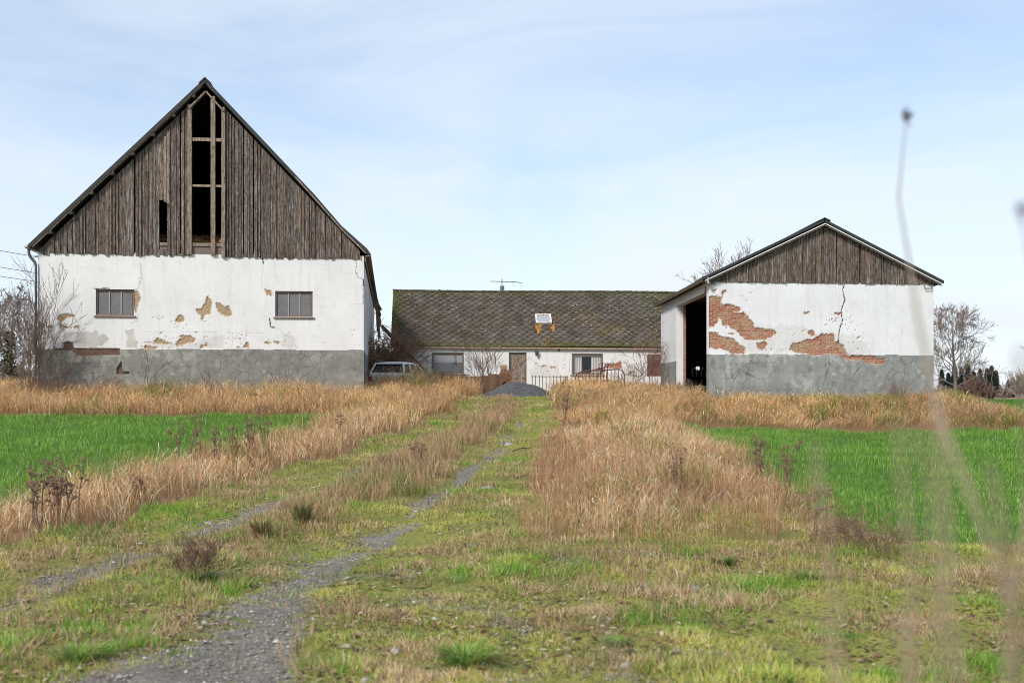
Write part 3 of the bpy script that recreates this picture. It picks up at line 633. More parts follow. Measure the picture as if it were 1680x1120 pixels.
# ================================================================== BARN
def build_barn():
    B = empty('barn', (-17.17, 41.2, 0), R_(6.7), 'tall barn with grey boarded gable, open hay loft and white plaster wall', 'barn')
    Wd, Lg, ZP, ZW, ZB = 11.71, 24.3, 3.22, 6.73, 1.15
    xa, za = 5.95, 13.02
    peel = [c3((228, 570), (260, 540), (300, 534), (350, 545), (352, 560), (300, 562), (270, 585), (250, 602), (240, 590)), c3((100, 610), (125, 600), (150, 625), (145, 640), (105, 642)),
            c3((165, 620), (200, 620), (205, 636), (170, 640)), c3((245, 605), (300, 625), (300, 638), (250, 630)), c3((335, 628), (380, 622), (392, 638), (350, 642)),
            c3((1212, 505), (1250, 505), (1283, 440), (1300, 412), (1325, 460), (1308, 540), (1275, 548), (1258, 582), (1245, 575), (1250, 545), (1222, 530)),
            c4((108, 465), (135, 458), (165, 492), (190, 470), (205, 490), (222, 540), (195, 562), (150, 545), (118, 520)),
            c3((1062, 585), (1095, 545), (1130, 552), (1132, 580), (1090, 600)), c3((1068, 755), (1100, 715), (1150, 690), (1205, 705), (1205, 735), (1140, 748), (1080, 768)),
            c3((1100, 692), (1180, 688), (1185, 700), (1110, 705)), c3((910, 745), (940, 708), (1000, 735), (1050, 740), (1000, 755)), c3((1235, 765), (1290, 750), (1290, 770)),
            c4((300, 770), (320, 735), (335, 745), (340, 778)), c4((445, 735), (472, 735), (472, 748), (448, 748)), c4((522, 735), (548, 735), (546, 752), (526, 748)), c4((0, 760), (35, 758), (20, 775), (0, 778)),
            c3((768, 380), (800, 372), (815, 420), (800, 480), (785, 540), (775, 470)), c3((845, 765), (935, 765), (938, 783), (845, 783)),
            c4((250, 768), (280, 770), (280, 782), (255, 780)), c4((450, 360), (498, 372), (498, 415), (470, 400))]
    hole = [c3((272, 745), (300, 730), (340, 738), (352, 780), (345, 790), (275, 788)), c3((200, 782), (675, 782), (675, 830), (600, 826), (430, 836), (365, 828), (345, 796), (205, 794)),
            c3((682, 872), (697, 925), (697, 945), (742, 948), (740, 966), (652, 966), (650, 930))]
    dirt = [(c3((275, 670), (420, 655), (520, 660), (600, 720), (560, 760), (480, 778), (370, 770), (350, 720), (280, 710)), .75), (c3((700, 655), (770, 655), (800, 740), (810, 780), (730, 775), (720, 700)), .75),
            (c4((570, 700), (620, 660), (670, 720), (680, 780), (580, 780)), .45), (c3((880, 740), (1380, 720), (1380, 778), (880, 778)), .35), (c4((0, 700), (160, 700), (160, 780), (0, 780)), .4), (c3((790, 120), (850, 120), (850, 370), (800, 370)), .12)]
    cr = [(c3((820, 180), (828, 260), (812, 340), (800, 362), (770, 368)), .5), (c3((805, 290), (825, 280), (838, 295)), .4), (c4((437, 128), (439, 180)), .9), (c4((437, 180), (425, 370)), .35), (c4((1090, 132), (1100, 190), (1092, 240), (1110, 280), (1148, 297)), .6),
          (c4((1148, 297), (1146, 340), (1144, 470)), .8), (c4((1144, 470), (1146, 790)), .3), (c4((484, 570), (492, 628), (518, 632)), 1.0), (c4((518, 632), (560, 650), (590, 690), (640, 700)), .35),
          (c4((0, 667), (440, 672)), .3), (c4((95, 668), (92, 710), (330, 712)), .3), (c4((222, 668), (220, 785)), .4), (c3((830, 665), (1378, 667)), .3), (c4((830, 505), (860, 480), (890, 498)), .3),
          (c3((755, 600), (800, 590), (795, 500), (815, 400)), .4), (c4((1060, 465), (1146, 467)), .3), (c4((1085, 800), (1085, 930), (1145, 938)), .4), (c3((497, 362), (590, 358), (600, 368)), .9), (c4((260, 560), (310, 530)), .3)]
    specks = [(72, 534, 4, 3, 4), (105, 536, 8, 2, 6), (258, 523, 6, 3, 8), (295, 528, 10, 6, 14), (245, 561, 14, 3, 10), (400, 555, 12, 4, 8), (410, 562, 40, 3, 10), (452, 562, 16, 3, 8), (575, 512, 3, 14, 5), (588, 560, 10, 6, 7), (340, 560, 25, 6, 10), (265, 552, 20, 8, 8), (74, 463, 1, 1, 2), (342, 531, 5, 2, 2), (160, 540, 30, 8, 6)]
    s1, s2 = (2.03, 3.38), (8.45, 9.82)   # windows
    wz = (4.44, 5.36)
    wall_mesh('front_wall', B, M['barnwall'], (0, 0), (Wd, 0), ZB, ZW, .025, .35, [(s1[0], s1[1], *wz), (s2[0], s2[1], *wz)], peel, hole, dirt, cr, ZP, seed=3, specks=specks)
    # side walls and back
    sp = [(605, 500 + i * 25, 2, 8, 4) for i in range(5)]
    wall_mesh('side_wall', B, M['barnwall'], (Wd + .004, 0.351), (Wd + .30, Lg), ZB, ZW, .09, .35, (), [], [], [(c4((1146, 300), (1260, 460), (1215, 930), (1146, 790)), .3)],
              [([(602, 480), (604, 600)], .4), ([(606, 470), (608, 600)], .4), ([(610, 500), (611, 600)], .5)], 3.15, seed=5, specks=[(600, 515, 1, 20, 6), (604, 545, 1, 22, 7), (609, 560, 1.5, 25, 7)])
    wall_mesh('side_wall', B, M['barnwall'], (0, Lg), (0, 0.351), ZB, ZW, .5, .35, (), plinth_z=3.2)
    wall_mesh('back_wall', B, M['barnwall'], (Wd - .36, Lg), (.36, Lg), ZB, ZW, .5, .35, (), plinth_z=3.2)
    # gable boarding, front
    def top(x): return za - .22 - abs(x - xa) * ((za - 6.85) / 6.05 if x < xa else (za - 6.78) / 5.95)
    ox0, ox1 = 5.40, 6.60
    def wx(px, s=44.6):   # photo column -> local x on the front wall
        return None
    mb = MB(); yb = -.03
    gaps = [(ox0, ox1)]
    boards(mb, .06, ox0, 6.66, top, yb, gaps=[(3.385, 3.43), (5.02, 5.055)], cuts=[(4.32, 4.56, 6.9, 8.66)], rnd=random.Random(5), dz=.07)
    boards(mb, ox1, Wd - .16, 6.62, top, yb, gaps=[(7.28, 7.31), (7.66, 7.685)], rnd=random.Random(6), dz=.05)
    mb.build('gable_boards', M['wood'], B)
    # open slits beside the loft opening: narrow boards hung in front
    for (xx, z0, z1) in ((4.50, 8.6, 11.0), (4.60, 8.55, 11.2)): mb = MB(); mb.box(xx - .05, xx + .035, -.075, -.055, z0, z1, (1.1, 1.1, 1.1)); mb.build('hanging_board', M['beamwood'], B)
    # posts around the hay loft

    for xx, z0, w in ((ox0 - .03, 6.7, .15), (6.21, 6.68, .16), (ox1 - .02, 6.6, .13)):
        mb2 = MB(); mb2.box(xx - w / 2, xx + w / 2, -.12, .02, z0, top(xx) - .02, (1, 1, 1)); mb2.build('loft_post', M['beamwood'], B)
    for zz, h in ((10.92, .12), (9.22, .08)): mb2 = MB(); mb2.box(ox0 + .05, 6.13, -.075, .0, zz - h / 2, zz + h / 2, (1.25, 1.2, 1.15)); mb2.box(6.29, ox1 - .09, -.075, .0, zz - h / 2, zz + h / 2, (1.25, 1.2, 1.15)); mb2.build('crossbar', M['beamwood'], B)
    mb = MB(); mb.box(4.30, 4.58, -.06, .05, 7.0, 7.12); mb.box(ox0 + .05, 6.13, -.06, .05, 7.0, 7.12); mb.box(6.29, ox1 - .09, -.06, .05, 7.0, 7.12); mb.box(.2, Wd - .3, .1, .3, ZW, ZW + .12, (.6, .6, .6)); mb.build('sill_beam', M['beamwood'], B)
    mb = MB(); mb.beam((5.36, -.09, top(5.36) - .16), (xa, -.09, top(xa) - .14), .06, .20, (0, 1, 0)); mb.beam((xa + .02, -.093, top(xa) - .14), (6.60, -.093, top(6.6) - .16), .06, .20, (0, 1, 0)); mb.build('loft_header', M['beamwood'], B)
    # low grey board below loft opening
    mb = MB(); mb.box(4.30, 4.58, -.012, .03, 6.72, 6.99, (1.3, 1.3, 1.3)); mb.build('apron_board', M['frame'], B); mb = MB(); mb.box(ox0 + .02, ox1, -.012, .03, 6.72, 6.99, (1.3, 1.3, 1.3)); mb.build('apron_board', M['frame'], B)
    # roof: two slabs with overhang + bent eave on the right
    def slab(name, pts, th, y0, y1, mat):
        m = MB(); n = len(pts)
        # pts polyline (x,z) outer; thickness downwards along normal
        lo = []
        for i, (x, z) in enumerate(pts):
            a = pts[max(i - 1, 0)]; b = pts[min(i + 1, n - 1)]; dx, dz = b[0] - a[0], b[1] - a[1]; l = math.hypot(dx, dz); nx_, nz_ = -dz / l, dx / l
            if nz_ > 0: nx_, nz_ = -nx_, -nz_
            lo.append((x + nx_ * th, z + nz_ * th))
        K = 14; vs = []; fs = []
        for k in range(K + 1):
            yy = y0 + (y1 - y0) * k / K; sag = -.05 * math.sin(k / K * math.pi) * 1.5
            for (x, z) in pts + lo: vs.append((x + max(0, (x - xa) / 6) * .0125 * yy, yy, z + sag))
        q = 2 * n
        for k in range(K):
            o = k * q
            for i in range(n - 1):
                fs.append((o + i, o + i + 1, o + q + i + 1, o + q + i)); fs.append((o + n + i, o + q + n + i, o + q + n + i + 1, o + n + i + 1))
            fs.append((o, o + q, o + q + n, o + n)); fs.append((o + n - 1, o + 2 * n - 1, o + q + 2 * n - 1, o + q + n - 1))
        for o in (0, K * q):
            for i in range(n - 1): fs.append((o + i, o + n + i, o + n + i + 1, o + i + 1))
        m.add(vs, fs); return m.build(name, mat, B)
    slab('roof', [(-.26, 6.93), (xa - .03, za + .06)], .12, -.32, Lg + .3, M['felt'])
    slab('roof', [(xa + .03, za + .06), (9.9, 8.95), (10.9, 7.80), (Wd + .12, 6.98), (Wd + .26, 6.78)], .12, -.30, Lg + .3, M['felt'])
    mb = MB(); mb.beam((xa - .10, -.35, za + .0), (xa - .10, Lg + .3, za + .0), .30, .04, (-.7, 0, .72)); mb.beam((xa + .10, -.355, za + .01), (xa + .10, Lg + .3, za + .01), .30, .04, (.7, 0, .72)); mb.build('ridge_cap', M['felt'], B)
    # barge boards under the rake
    mb = MB(); rr = random.Random(3)
    mb.beam((-.12, -.262, 6.86), (xa - .1, -.262, za - .17), .045, .06, (0, 1, 0), (1.25, 1.2, 1.15)); mb.build('barge_board', M['beamwood'], B)
    mb = MB(); mb.beam((9.2, -.25, 9.58), (11.0, -.25, 7.56), .045, .22, (0, 1, 0), (1.1, 1.05, 1)); mb.beam((11.0, -.25, 7.56), (Wd + .08, -.25, 6.80), .045, .22, (0, 1, 0), (1.1, 1.05, 1)); mb.build('barge_board', M['beamwood'], B)
    mb = MB(); mb.beam((xa + .1, -.262, za - .17), (9.25, -.262, 9.60), .045, .07, (0, 1, 0), (.7, .7, .7)); mb.build('barge_board', M['beamwood'], B)
    for k in range(8):
        x = .5 + k * .72; z = 6.86 + (x + .12) * (za - .17 - 6.86) / (xa + .02) - .07; mb = MB(); mb.box(x - .06, x + .06, -.30, .3, z - .07, z + .05, (.32, .32, .32)); mb.build('purlin', M['beamwood'], B)
    # eave soffit boards on right side
    mb = MB(); mb.beam((Wd + .15, -.3, 6.70), (Wd + .45, Lg + .2, 6.66), .20, .03, col=(1.1, 1.1, 1)); mb.beam((Wd + .05, -.1, 6.60), (Wd + .36, Lg, 6.55), .05, .16, col=(1, 1, 1)); mb.build('eave_board', M['beamwood'], B)
    # hanging loose eave boards near the far end
    mb = MB(); rr = random.Random(9)
    for k in range(10): y = Lg - 6 + k * .62; mb = MB(); mb.beam((Wd + .45, y, 6.6), (Wd + .50 + rr.uniform(0, .2), y + .1, 6.6 - rr.uniform(.3, 1.9)), .16, .025, (0, 1, 0), (.9, .7, .5)); mb.build('loose_board', M['beamwood'], B)
    # gutter + downpipe on left corner
    mb = MB(); mb.tube([(-.30, -.34, 6.86), (-.30, Lg, 6.80)], .07, 8); mb.build('gutter', M['zinc'], B, True)
    mb = MB(); mb.tube([(-.28, -.1, 6.86), (-.28, -.1, 6.65), (-.22, -.08, 6.50), (-.07, -.07, 6.32), (-.045, -.07, 6.2), (-.045, -.07, 1.3)], [.055, .05, .05, .05, .042, .042], 8); mb.build('downpipe', M['metal'], B, True)
    # windows
    for i, sw in enumerate((s1, s2)):
        a, b = sw; z0, z1 = wz; mb = MB(); f = .055
        mb.box(a, a + f, .05, .11, z0, z1); mb.box(b - f, b, .05, .11, z0, z1); mb.box(a + f, b - f, .05, .11, z1 - f, z1); mb.box(a + f, b - f, .05, .11, z0, z0 + f)
        w3 = (b - a - 2 * f) / 3
        win = mb.build('window', M['frame'], B)
        for k in (1, 2): mb = MB(); x = a + f + w3 * k; mb.box(x - .018, x + .018, .052, .10, z0 + f, z1 - f, (1.6, 1.5, 1.4)); mb.build('glazing_bar', m_gb, win)
        for k in range(3): mb = MB(); mb.add([(a + f + w3 * k + .018, .085, z0 + f), (a + f + w3 * (k + 1) - .018, .085, z0 + f), (a + f + w3 * (k + 1) - .018, .085, z1 - f), (a + f + w3 * k + .018, .085, z1 - f)], [(0, 1, 2, 3)]); mb.build('pane', M['barnglass'], win)
        mb = MB(); mb.box(a - .06, b + .06, -.06, .05, z0 - .075, z0 - .012); mb.build('sill', M['frame'], win, bevel=.008)
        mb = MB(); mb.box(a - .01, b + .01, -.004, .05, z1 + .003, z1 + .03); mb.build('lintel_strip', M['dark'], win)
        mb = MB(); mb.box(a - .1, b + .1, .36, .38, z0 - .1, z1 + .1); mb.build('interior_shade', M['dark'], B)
    # dark lining of the loft + floor
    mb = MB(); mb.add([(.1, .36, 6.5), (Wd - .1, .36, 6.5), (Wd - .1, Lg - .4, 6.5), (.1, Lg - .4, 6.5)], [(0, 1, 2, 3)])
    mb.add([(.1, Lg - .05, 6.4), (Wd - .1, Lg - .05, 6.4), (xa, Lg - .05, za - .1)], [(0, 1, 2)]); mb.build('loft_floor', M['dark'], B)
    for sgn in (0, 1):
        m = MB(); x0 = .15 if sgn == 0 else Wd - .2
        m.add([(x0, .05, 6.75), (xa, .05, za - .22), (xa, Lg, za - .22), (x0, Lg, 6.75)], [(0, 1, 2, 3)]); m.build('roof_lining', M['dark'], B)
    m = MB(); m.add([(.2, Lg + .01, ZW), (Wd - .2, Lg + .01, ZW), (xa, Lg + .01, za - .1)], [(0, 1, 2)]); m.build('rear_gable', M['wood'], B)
    BUSY.append([tuple(p[:2]) for p in to_world(B, np.array([(0, 0, 0), (Wd, 0, 0), (Wd, Lg, 0), (0, Lg, 0)], float))])
    return B
m_gb = m_plain('glazing_bar_paint', (.36, .31, .27), .7, .3, 12)
BARN = build_barn()
# hay in the loft
def build_hay():
    n = 16000; r = rng
    x = r.uniform(3.9, 6.8, n); y = r.uniform(.45, 3.2, n); zs = 7.0 + .55 * (.35 + .65 * sstep(.4, 2.5, y)) * (.6 + .9 * fbm(x * 1.7, y * 1.7, 5, 3)) + r.uniform(-.12, .05, n)
    a = r.uniform(0, 6.28, n); l = r.uniform(.08, .25, n); e = r.uniform(-.5, .5, n)
    p = np.stack([x, y, zs], -1); dv = np.stack([np.cos(a) * l, np.sin(a) * l, e * l], -1); wv = np.stack([np.zeros(n), np.zeros(n), np.full(n, .012)], -1)
    V = np.stack([p - wv, p + dv - wv * .5, p + dv + wv * .5, p + wv], 1).reshape(-1, 3); i = np.arange(n) * 4
    col = pal(n, [(.38, .22, .10), (.28, .15, .07), (.5, .33, .17), (.16, .09, .05)], [3, 3, 1, 1])
    o = np_mesh('hay', to_world(BARN, V), [np.stack([i, i + 1, i + 2, i + 3], -1)], m_blade('hay_straw'), cols=np.repeat(col, 4, 0))
    tag(o, 'loose brown hay heaped inside the open barn loft', 'hay', kind='stuff')
    mb = MB(); 
    for k in range(26):
        q = random.Random(k); mb.blob((q.uniform(4.1, 6.7), q.uniform(.8, 3.1), 7.05), (.45, .4, .35), k, 2)
    V = np.array(mb.v); mb.v = [tuple(v) for v in to_world(BARN, V)]; ob = mb.build('hay_heap', m_plain('hay_core', (.20, .11, .055), .95, .5, 10), None, True); tag(ob, 'compacted brown hay mound under the loose hay in the barn loft', 'hay', kind='stuff')
build_hay()

# ================================================================== SHED
def build_shed():
    Sh = empty('shed', (7.18, 41.5, 0), R_(6.67), 'low white shed with peeling brick corner, boarded gable and open side bay', 'shed')
    Wd, ZP, ZW, ZB = 8.62, 3.03, 5.70, 1.1; SK = .095; Lg = 11.4
    peel = [c7((376, 530), (420, 522), (455, 530), (440, 568), (500, 575), (560, 600), (555, 618), (520, 625), (580, 625), (610, 650), (645, 690), (650, 715), (700, 722), (755, 720), (770, 745), (745, 775), (680, 785), (620, 785), (570, 768), (540, 735), (515, 720), (490, 702), (450, 700), (455, 680), (430, 655), (428, 690), (400, 710), (370, 705)),
            c7((370, 740), (420, 745), (460, 770), (520, 775), (550, 810), (585, 835), (585, 866), (500, 862), (480, 845), (430, 838), (370, 835)), c7((655, 800), (700, 795), (718, 810), (700, 840), (665, 842)),
            c7((375, 438), (415, 443), (400, 462), (380, 458)), c7((398, 488), (422, 488), (415, 498), (400, 498)), c7((448, 512), (458, 492), (482, 484), (470, 510), (452, 528)), c7((500, 745), (525, 745), (520, 756), (504, 756)),
            c8((-15, 728), (-8, 700), (20, 688), (60, 680), (105, 675), (145, 645), (215, 650), (212, 690), (240, 680), (262, 710), (285, 752), (100, 752), (60, 748), (20, 742)), c8((240, 757), (430, 757), (430, 770), (475, 765), (468, 800), (400, 800), (350, 785), (250, 770)),
            c8((78, 630), (112, 630), (120, 652), (95, 656)), c8((60, 535), (88, 535), (85, 545), (62, 545)), c8((212, 538), (250, 536), (248, 546), (215, 546))]
    dirt = [(c8((-130, 600), (300, 650), (420, 745), (-300, 745)), .3), (c7((560, 700), (939, 700), (939, 865), (560, 865)), .3), (c8((-240, 760), (0, 760), (0, 840), (-120, 800), (-240, 800)), .55)]
    cr = [(c8((270, 388), (255, 420), (268, 470), (250, 530), (255, 570), (240, 630), (238, 690)), .75), (c8((183, 752), (190, 800), (165, 880), (160, 910)), .6), (c8((300, 880), (330, 830), (350, 810)), .6), (c8((460, 800), (560, 840), (640, 850)), .3)]
    specks = [(1388, 525, 10, 10, 16), (1400, 560, 10, 10, 14), (1372, 521, 14, 3, 8), (1235, 490, 20, 5, 5), (1300, 545, 20, 10, 12), (1270, 560, 14, 8, 8), (1365, 528, 6, 3, 8), (1170, 510, 3, 20, 5), (1220, 545, 25, 10, 12)]
    wall_mesh('front_wall', Sh, M['shedwall'], (0, 0), (Wd, 0), ZB, ZW, .025, .3, (), peel, (), dirt, cr, ZP, seed=13, specks=specks, peel_depth=.035, rag=2.6)
    # left side wall with the open bay
    dl = (Lg - .301) * math.hypot(1, SK)
    wall_mesh('side_wall', Sh, M['shedwall'], (SK * Lg, Lg), (SK * .301, 0.301), ZB, ZW - .02, .05, .3, [(dl - 6.85, dl, ZB, 5.33)], [[(1155, 470), (1170, 470), (1170, 640), (1157, 640)]], plinth_z=3.0, seed=15, dirt=[([(1080, 560), (1112, 560), (1112, 625), (1080, 625)], .2)])
    wall_mesh('side_wall', Sh, M['shedwall'], (Wd, 0.301), (Wd + SK * Lg, Lg), ZB, ZW, .5, .3, (), plinth_z=3.0)
    wall_mesh('back_wall', Sh, M['shedwall'], (Wd + SK * Lg - .31, Lg), (SK * Lg + .31, Lg), ZB, ZW, .5, .3, (), plinth_z=3.0)
    # bare brick jamb + door rail
    bk = NT('red_brick'); c, f = m_brick(bk); bk.fin(c, .9, bk.bump(f, -.4, .01)); M['brick'] = bk.m
    mb = MB(); mb.box(.30, .42, 7.1, 7.5, ZB, 5.33); mb.build('brick_jamb', M['brick'], Sh, skew=SK)
    mb = MB(); mb.box(-.008, .06, .20, .30, ZB + .1, 5.4, (.5, .5, .5)); mb.build('door_post', M['doorwood'], Sh, skew=SK)
    xa, za = 4.30, 7.92; ze = 5.80
    def top(x): return za - .16 - abs(x - xa) * (za - ze) / (xa + .28)
    mb = MB(); boards(mb, .04, Wd - .02, 5.66, top, -.03, .15, gaps=[(4.83, 4.855), (5.72, 5.76)], rnd=random.Random(21), dz=.02); mb.build('gable_boards', M['wood'], Sh)
    for sg in (0, 1):
        m = MB(); K = 10; pts = [(-.30, ze), (xa - .02, za + .06)] if sg == 0 else [(xa + .02, za + .06), (Wd + .30, ze - .02)]
        for k in range(K):
            y0 = -.28 + (Lg + .6) * k / K; y1 = -.28 + (Lg + .6) * (k + 1) / K
            sa = lambda y: -.10 * math.sin(max(0, min(1, y / Lg)) * math.pi)
            vs = []
            for yy in (y0, y1):
                for (x, z) in pts: vs += [(x, yy, z + sa(yy)), (x, yy, z - .10 + sa(yy))]
            m.add(vs, [(0, 2, 6, 4), (1, 5, 7, 3), (0, 4, 5, 1), (2, 3, 7, 6)] + ([(0, 1, 3, 2)] if k == 0 else []) + ([(4, 6, 7, 5)] if k == K - 1 else []))
        m.build('roof', M['felt'], Sh, skew=SK)
    mb = MB(); mb.beam((xa - .11, -.31, za + .05), (xa - .11, Lg + .3, za + .05), .26, .035, (-.42, 0, .9)); mb.beam((xa + .11, -.315, za + .055), (xa + .11, Lg + .3, za + .055), .26, .035, (.42, 0, .9)); mb.build('ridge_cap', M['felt'], Sh, skew=SK)
    mb = MB(); mb.beam((-.22, -.255, ze - .12), (xa, -.255, za - .10), .03, .055, (0, 1, 0)); mb.beam((xa + .005, -.258, za - .10), (Wd + .2, -.258, ze - .14), .03, .055, (0, 1, 0)); mb.build('barge_trim', M['white'], Sh)
    mb = MB(); mb.beam((-.22, -.225, ze - .18), (xa, -.225, za - .16), .03, .07, (0, 1, 0), (.6, .6, .6)); mb.beam((xa + .005, -.222, za - .16), (Wd + .2, -.222, ze - .20), .03, .07, (0, 1, 0), (.6, .6, .6)); mb.build('barge_board', M['beamwood'], Sh)
    # left eave: rafters and planks, mossy gutterless edge
    for k in range(12): y = .0 + k * 1.0; mb = MB(); mb.beam((-.27, y, ze - .16), (.35, y, ze + .09), .08, .11, col=(.7, .7, .7)); mb.build('rafter', M['beamwood'], Sh, skew=SK)
    mb = MB(); mb.beam((-.29, -.26, ze - .10), (-.29, Lg + .2, ze - .12), .03, .14, col=(.45, .45, .42)); mb.build('eave_board', M['beamwood'], Sh, skew=SK)
    mb = MB()
    for k in range(90): 
        q = random.Random(k); y = q.uniform(-.2, Lg); mb.blob((-.25 + q.uniform(0, .12), y, ze + .02 - .10 * math.sin(y / Lg * math.pi) + q.uniform(0, .05)), (.05, .10, .03), k, 1)
    mb.build('moss', m_plain('roof_moss', (.10, .115, .04), .95, .4, 12), Sh, skew=SK)
    mb = MB(); mb.tube([(-.12, -.30, 5.78), (-.12, -.30, 5.60), (-.02, -.20, 5.5), (.0, -.06, 5.62)], .045, 6); mb.build('gutter_outlet', M['zinc'], Sh)
    mb = MB(); mb.tube([(Wd - .38, -.05, 5.62), (Wd - .38, -.10, 5.50), (Wd - .12, -.10, 5.50), (Wd - .12, -.05, 5.64)], .02, 6); mb.build('pipe_bracket', M['metal'], Sh)
    # interior shade: floor, lining
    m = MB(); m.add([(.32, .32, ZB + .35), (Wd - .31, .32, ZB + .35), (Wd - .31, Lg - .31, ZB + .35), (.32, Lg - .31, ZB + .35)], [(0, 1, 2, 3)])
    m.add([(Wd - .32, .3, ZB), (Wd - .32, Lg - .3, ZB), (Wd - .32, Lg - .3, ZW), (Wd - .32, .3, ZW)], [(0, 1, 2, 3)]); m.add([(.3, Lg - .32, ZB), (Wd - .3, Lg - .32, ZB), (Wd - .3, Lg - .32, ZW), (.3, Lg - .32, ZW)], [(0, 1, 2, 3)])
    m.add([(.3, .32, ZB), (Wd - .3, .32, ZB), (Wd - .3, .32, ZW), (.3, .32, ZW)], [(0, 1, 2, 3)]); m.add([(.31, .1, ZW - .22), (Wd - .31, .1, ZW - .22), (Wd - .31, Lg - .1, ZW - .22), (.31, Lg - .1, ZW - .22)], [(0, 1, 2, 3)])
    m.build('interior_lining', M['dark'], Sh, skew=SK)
    m = MB(); g = Lg + .01; m.add([(.1, g, ZW), (Wd, g, ZW), (xa, g, za - .1)], [(0, 1, 2)]); m.build('rear_gable', M['wood'], Sh, skew=SK)
    BUSY.append([tuple(p[:2]) for p in to_world(Sh, np.array([(0, 0, 0), (Wd, 0, 0), (Wd + SK * Lg, Lg, 0), (SK * Lg, Lg, 0)], float))])
    return Sh
SHED = build_shed()

# ================================================================== HOUSE
def build_house():
    H = empty('farmhouse', (-5.62, 54.25, 0), R_(4.0), 'long low white farmhouse with mossy diamond slate roof between barn and shed', 'house')
    Ln, Dp, ZB = 15.4, 6.8, 1.3; zr = 6.81
    def ze(x): return 3.80 - .06 * x / 13
    def lx(px): # local x of a photo column on the front plane
        k = (px - 840) / F; c, s = math.cos(R_(4)), math.sin(R_(4)); return (k * 54.25 + 5.62) / (c - k * s)
    def lz(px, py): x = lx(px); Y = 54.25 + x * math.sin(R_(4)); return EYE - (py - HZ) / F * Y
    w1 = (lx(708), lx(761), lz(735, 612.5), lz(735, 577)); dr = (lx(835), lx(864), ZB + .1, lz(850, 577.5)); w2 = (lx(938), lx(989.5), lz(964, 614.5), lz(964, 579)); w3 = (lx(1062), lx(1062) + 1.1, lz(1072, 617), lz(1072, 580))
    peel = [c6((770, 785), (810, 778), (870, 775), (890, 762), (905, 768), (900, 808), (880, 825), (830, 825), (775, 815)), c6((200, 797), (235, 795), (248, 808), (215, 815)), c6((283, 812), (325, 812), (328, 822), (290, 824)), c6((960, 860), (990, 840), (1010, 850), (975, 880), (958, 885)),
            [(822, 600), (832, 598), (832, 630), (820, 630)]]
    specks = [(1030, 597, 10, 3, 10), (1035, 610, 12, 6, 9), (926, 591, 1, 1, 2), (920, 600, 3, 2, 3), (1010, 588, 1, 1, 2), (900, 608, 20, 5, 10), (1020, 604, 3, 1, 4), (872, 608, 3, 2, 2), (800, 600, 25, 9, 8)]
    dirt = [(c6((150, 770), (330, 800), (420, 900), (100, 900)), .35), (c6((900, 790), (1130, 790), (1130, 900), (900, 900)), .3), ([(765, 572), (770, 572), (775, 615), (765, 615)], .4)]
    cr = [(c6((90, 735), (160, 780), (200, 820), (240, 830)), .3), (c6((447, 735), (450, 860)), .4)]
    wall_mesh('front_wall', H, M['housewall'], (0, 0), (Ln, 0), ZB, 3.83, .03, .3, [w1, dr, w2, w3], peel, (), dirt, cr, None, top=lambda s: 3.83 - .065 * s / 13, seed=23, specks=specks, rag=1.6, peel_depth=.015)
    wall_mesh('side_wall', H, M['housewall'], (0, Dp), (0, .301), ZB, 3.75, .3, .3); wall_mesh('side_wall', H, M['housewall'], (Ln, .301), (Ln, Dp), ZB, 3.7, .3, .3); wall_mesh('back_wall', H, M['housewall'], (Ln - .31, Dp), (.31, Dp), ZB, 3.7, .3, .3)
    m = MB(); 
    for xx in (.02, Ln - .02): m.add([(xx, 0, 3.70), (xx, Dp, 3.70), (xx, 3.4, zr - .1)], [(0, 1, 2)])
    m.build('gable', M['housewall'], H)
    # roof slates
    sl = NT('mossy_slate')
    br = sl.attr('col', 'Color'); n1 = sl.noise(1.1, 5, .6); n2 = sl.noise(9, 6, .7); n3 = sl.noise(.45, 3, .5)
    base = sl.mix(sl.rng(n1, .35, .65), (.140, .122, .104), (.085, .070, .056)); base = sl.mix(sl.rng(n1, .45, .66, 0, .35), base, (.11, .085, .04))
    base = sl.mix(sl.rng(n2, .5, .8, 0, .6), base, (.23, .205, .18)); base = sl.mix(1.0, base, br, 'MULTIPLY')
    base = sl.mix(sl.math('MULTIPLY', sl.attr('moss'), sl.rng(n2, .25, .55), True), base, (.095, .11, .018))
    base = sl.mix(sl.math('MULTIPLY', sl.rng(n3, .54, .68), sl.rng(n2, .4, .6, 0, .45)), base, (.22, .13, .035))
    wl = sl.math('MULTIPLY', sl.rng(sl.vor(4.2), .14, .09), sl.rng(sl.noise(1.0, 3), .40, .58)); base = sl.mix(wl, base, (.70, .68, .62))
    wl2 = sl.rng(sl.vor(9), .16, .10); base = sl.mix(sl.math('MULTIPLY', wl2, .7), base, (.50, .47, .42))
    base = sl.mix(sl.math('MULTIPLY', sl.attr('rust'), sl.rng(n2, .32, .48), True), base, (.62, .27, .02))
    sl.fin(base, .92, sl.bump(n2, .7, .03), spec=.1)
    x0, x1 = -.16, Ln + .1; yE, yR = -.17, 3.4; slope = math.atan2(zr - 3.86, yR - yE); sl_len = math.hypot(yR - yE, zr - 3.86)
    pw, ph = .40, .20; V = []; Fq = []; C = []; MO = []; RU = []; rr = random.Random(4)
    rows = int(sl_len / ph) + 2
    sky_x = lx(888) * 1.045
    def P(x, t, up):
        sagz = -.05 * math.sin(x / Ln * math.pi * 2.0) * .5 - .04 * x / Ln
        return (x, yE + math.cos(slope) * t - math.sin(slope) * up, 3.85 + math.sin(slope) * t + math.cos(slope) * up + sagz)
